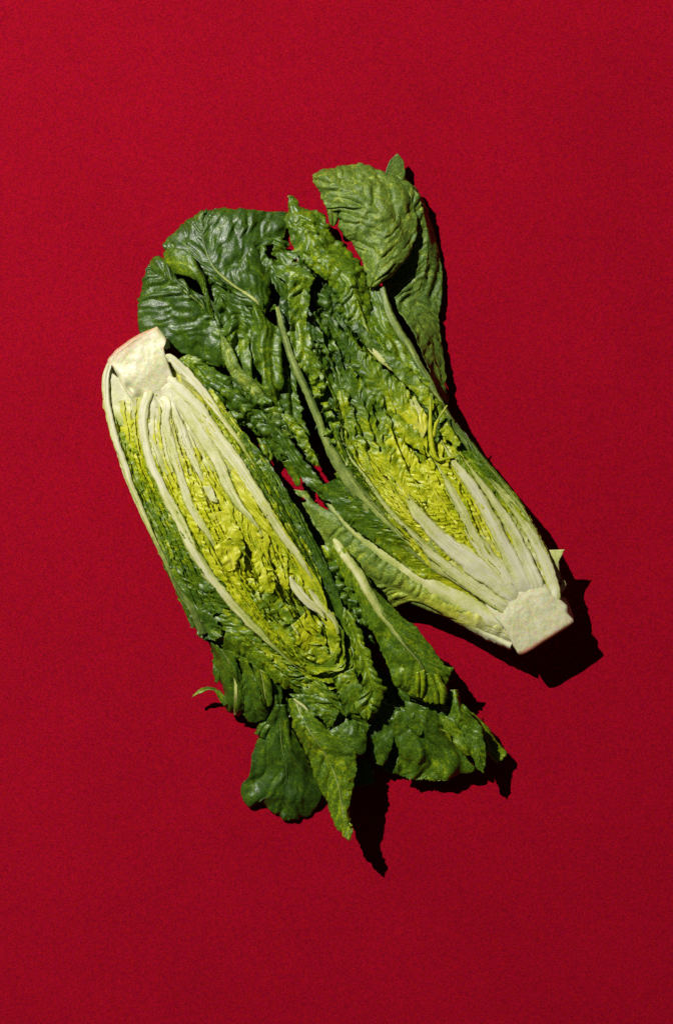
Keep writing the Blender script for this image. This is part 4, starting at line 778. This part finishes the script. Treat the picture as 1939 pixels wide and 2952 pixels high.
# leaf with the long pale rib crossing in front
lf = leaf(A, [(955, 1590, 140), (985, 1660, 140), (1010, 1720, 138), (1040, 1770, 136), (1075, 1825, 136), (1092, 1862, 138), (1106, 1900, 138), (1130, 1945, 134), (1140, 1975, 128), (1190, 2000, 120), (1205, 2010, 112)],
     [(968, 1560, 146), (1030, 1630, 150), (1068, 1684, 154), (1134, 1756, 156), (1192, 1808, 156), (1240, 1866, 152), (1275, 1914, 146), (1306, 1928, 142), (1292, 1956, 138), (1286, 2004, 132), (1268, 2032, 122)],
     [(962, 1556, 148), (998, 1608, 160), (1032, 1654, 166), (1064, 1708, 170), (1098, 1764, 172), (1140, 1826, 172), (1178, 1874, 168), (1212, 1914, 162), (1226, 1945, 154), (1236, 1985, 142), (1238, 2026, 122)],
     tone=(.56, .60, .66, .68, .68, .66, .66), edge=.04, und=(5, 70), herr=(3.2, 40, 1.2), blis=(1, 40), fold=(2, 50), rag=4, camber=5)
ribbar(A, [(962, 1552, 10, 152), (972, 1566, 20, 157), (998, 1606, 28, 166), (1031, 1653, 30, 172), (1063, 1708, 28, 176), (1097, 1765, 22, 177), (1139, 1827, 15, 176), (1178, 1875, 10, 172), (1211, 1914, 6, 166), (1226, 1946, 3, 156)],
       tone=(.14, .18, .24, .32, .42, .52, .60), flat=False, parent=lf, groove=1.6, rise=.14, edge_tone=.34, edge_pow=2)
leaf(A, [(1195, 1940, 150), (1196, 1975, 142), (1202, 2010, 128)], [(1222, 1930, 156), (1226, 1965, 150), (1216, 2012, 128)], tone=(.56, .58), rag=2, camber=8, fold=(2, 14))
leaf(A, [(1226, 1940, 156), (1240, 1985, 148), (1256, 2030, 132)], [(1262, 1945, 152), (1284, 1990, 144), (1278, 2032, 130)], tone=(.58, .60), rag=3, camber=10, fold=(3, 16))
# dark leaves between the rib leaf and the heart
leaf(A, [(905, 1575, 118), (940, 1650, 120), (965, 1720, 120), (990, 1780, 116), (1020, 1840, 106)], [(950, 1570, 112), (990, 1650, 118), (1020, 1730, 118), (1050, 1800, 110), (1080, 1860, 98)], tone=(.60, .70, .76, .76), und=(12, 30), blis=(4, 20), ruf=(10, 20), rag=5)
for k, (x, y) in enumerate(((960, 1640), (985, 1660), (975, 1690), (1000, 1705), (1010, 1740), (990, 1725), (1030, 1765), (1045, 1795), (1020, 1790))):
    q = 20; z = 138
    leaf(A, [(x-q, y-q, z-16), (x-q*.4, y, z+4), (x-q*.2, y+q, z-14)], [(x+q*.2, y-q, z-12), (x+q*.8, y-q*.2, z+6), (x+q, y+q, z-18)], tone=(.68, .74), und=(9, 18), ruf=(11, 14), rag=5)
# lower right fan
leaf(A, [(1140, 2050, 96), (1130, 2110, 84), (1150, 2170, 70), (1146, 2195, 62), (1150, 2232, 54), (1182, 2247, 50)], [(1260, 2050, 92), (1300, 2120, 78), (1340, 2180, 62), (1366, 2220, 54), (1320, 2238, 50), (1258, 2251, 48)],
     [(1200, 2045, 104), (1210, 2110, 98), (1230, 2160, 84), (1240, 2195, 70), (1236, 2225, 60), (1222, 2248, 50)], tone=(.74, .76, .74, .70), edge=-.03, und=(9, 80), blis=(1.5, 50), herr=(2.5, 44, .7), fold=(4, 60), rag=3, ruf=(6, 60), camber=4)
leaf(A, [(1070, 2030, 96), (1066, 2100, 84), (1068, 2165, 72), (1075, 2195, 62), (1098, 2206, 58)], [(1150, 2040, 96), (1150, 2100, 86), (1128, 2152, 74), (1118, 2190, 64), (1104, 2206, 58)], tone=(.76, .74, .70), und=(6, 50), rag=3, herr=(2, 30, .8))
leaf(A, [(1168, 2020, 112), (1168, 2060, 110), (1182, 2100, 100), (1205, 2120, 92)], [(1205, 2030, 114), (1226, 2075, 108), (1225, 2085, 100), (1210, 2120, 92)], tone=(.72, .68, .66), und=(4, 40), rag=2)
leaf(A, [(1045, 2205, 40), (1056, 2228, 36), (1072, 2236, 34)], [(1054, 2215, 42), (1066, 2222, 40), (1078, 2228, 36)], tone=(.6, .58), rag=2)
leaf(A, [(1020, 2215, 50), (1040, 2200, 52), (1060, 2190, 54)], [(1010, 2270, 44), (1050, 2260, 44), (1085, 2250, 40)], tone=(.76, .74), rag=5, ruf=(8, 20))
leaf(A, [(1298, 1988, 112), (1300, 2040, 112), (1292, 2075, 110), (1310, 2110, 104), (1350, 2160, 104), (1375, 2215, 106), (1392, 2228, 108)], [(1318, 1990, 108), (1336, 2035, 108), (1370, 2080, 112), (1392, 2120, 116), (1398, 2170, 114), (1394, 2205, 110), (1394, 2228, 108)],
     [(1308, 1988, 118), (1318, 2038, 126), (1332, 2078, 130), (1352, 2116, 130), (1376, 2166, 126), (1386, 2208, 116), (1393, 2228, 108)], tone=(.66, .68, .72, .70, .68), und=(7, 45), blis=(3, 24), fold=(3, 22), rag=4)
leaf(A, [(1262, 2058, 118), (1275, 2095, 116), (1305, 2140, 112), (1330, 2170, 106)], [(1300, 2068, 122), (1330, 2110, 124), (1352, 2150, 118), (1360, 2180, 108)], tone=(.66, .64, .66), und=(5, 40), fold=(3, 20), rag=3)
leaf(A, [(1352, 2050, 70), (1380, 2085, 66), (1392, 2125, 60), (1402, 2170, 56), (1432, 2206, 52)], [(1368, 2058, 62), (1400, 2092, 52), (1425, 2128, 44), (1450, 2158, 42), (1462, 2172, 44)], tone=(.62, .60, .60), und=(3, 40), rag=2, camber=5)
leaf(A, [(1268, 2102, 124), (1282, 2112, 128), (1300, 2142, 118)], [(1278, 2104, 128), (1296, 2116, 130), (1302, 2140, 118)], tone=(.54, .56), rag=1)
for k, (x, y) in enumerate(((1215, 2040), (1240, 2060), (1280, 2060), (1255, 2085), (1150, 2060), (1110, 2080), (1100, 2040), (1320, 2060))):
    q = 26; z = 84
    leaf(A, [(x-q, y-q, z-10), (x-q*.5, y, z+6), (x-q*.4, y+q, z-14)], [(x+q*.4, y-q, z-10), (x+q, y-q*.2, z+8), (x+q*.9, y+q, z-18)], tone=(.74, .78), und=(9, 22), ruf=(10, 18), rag=5)
# butt
A_CORE = [(453, 941), (480, 978), (474, 1000), (482, 1036), (512, 1118), (530, 1168), (498, 1215), (446, 1218), (404, 1178), (374, 1146), (352, 1108), (328, 1062), (310, 1043), (328, 1016), (346, 1000), (396, 966)]
def atone(V):
    d = (V[:, 0]-311)*.58+(V[:, 1]-1030)*.82
    return np.clip(1-sstep(0, 34, d), 0, 1)*.45+.25*np.clip(1-sstep(0, 12, d), 0, 1)
core(A, A_CORE, 3, 90, atone, sink=lambda x, y: 17*sstep(105, 265, (x-311)*.62+(y-1000)*.78), pits=[(338, 1086, 8, 10), (375, 1118, 9, 10), (406, 1152, 14, 15)], slope=lambda x, y: -7*(1-sstep(0, 95, (x-311)*.58+(y-1030)*.82)))
leaf(A, [(470, 975, 110), (478, 990, 108), (474, 1004, 106)], [(482, 972, 96), (488, 990, 92), (490, 1004, 94)], tone=(.08, .1), rag=4, mat=M_RIB)
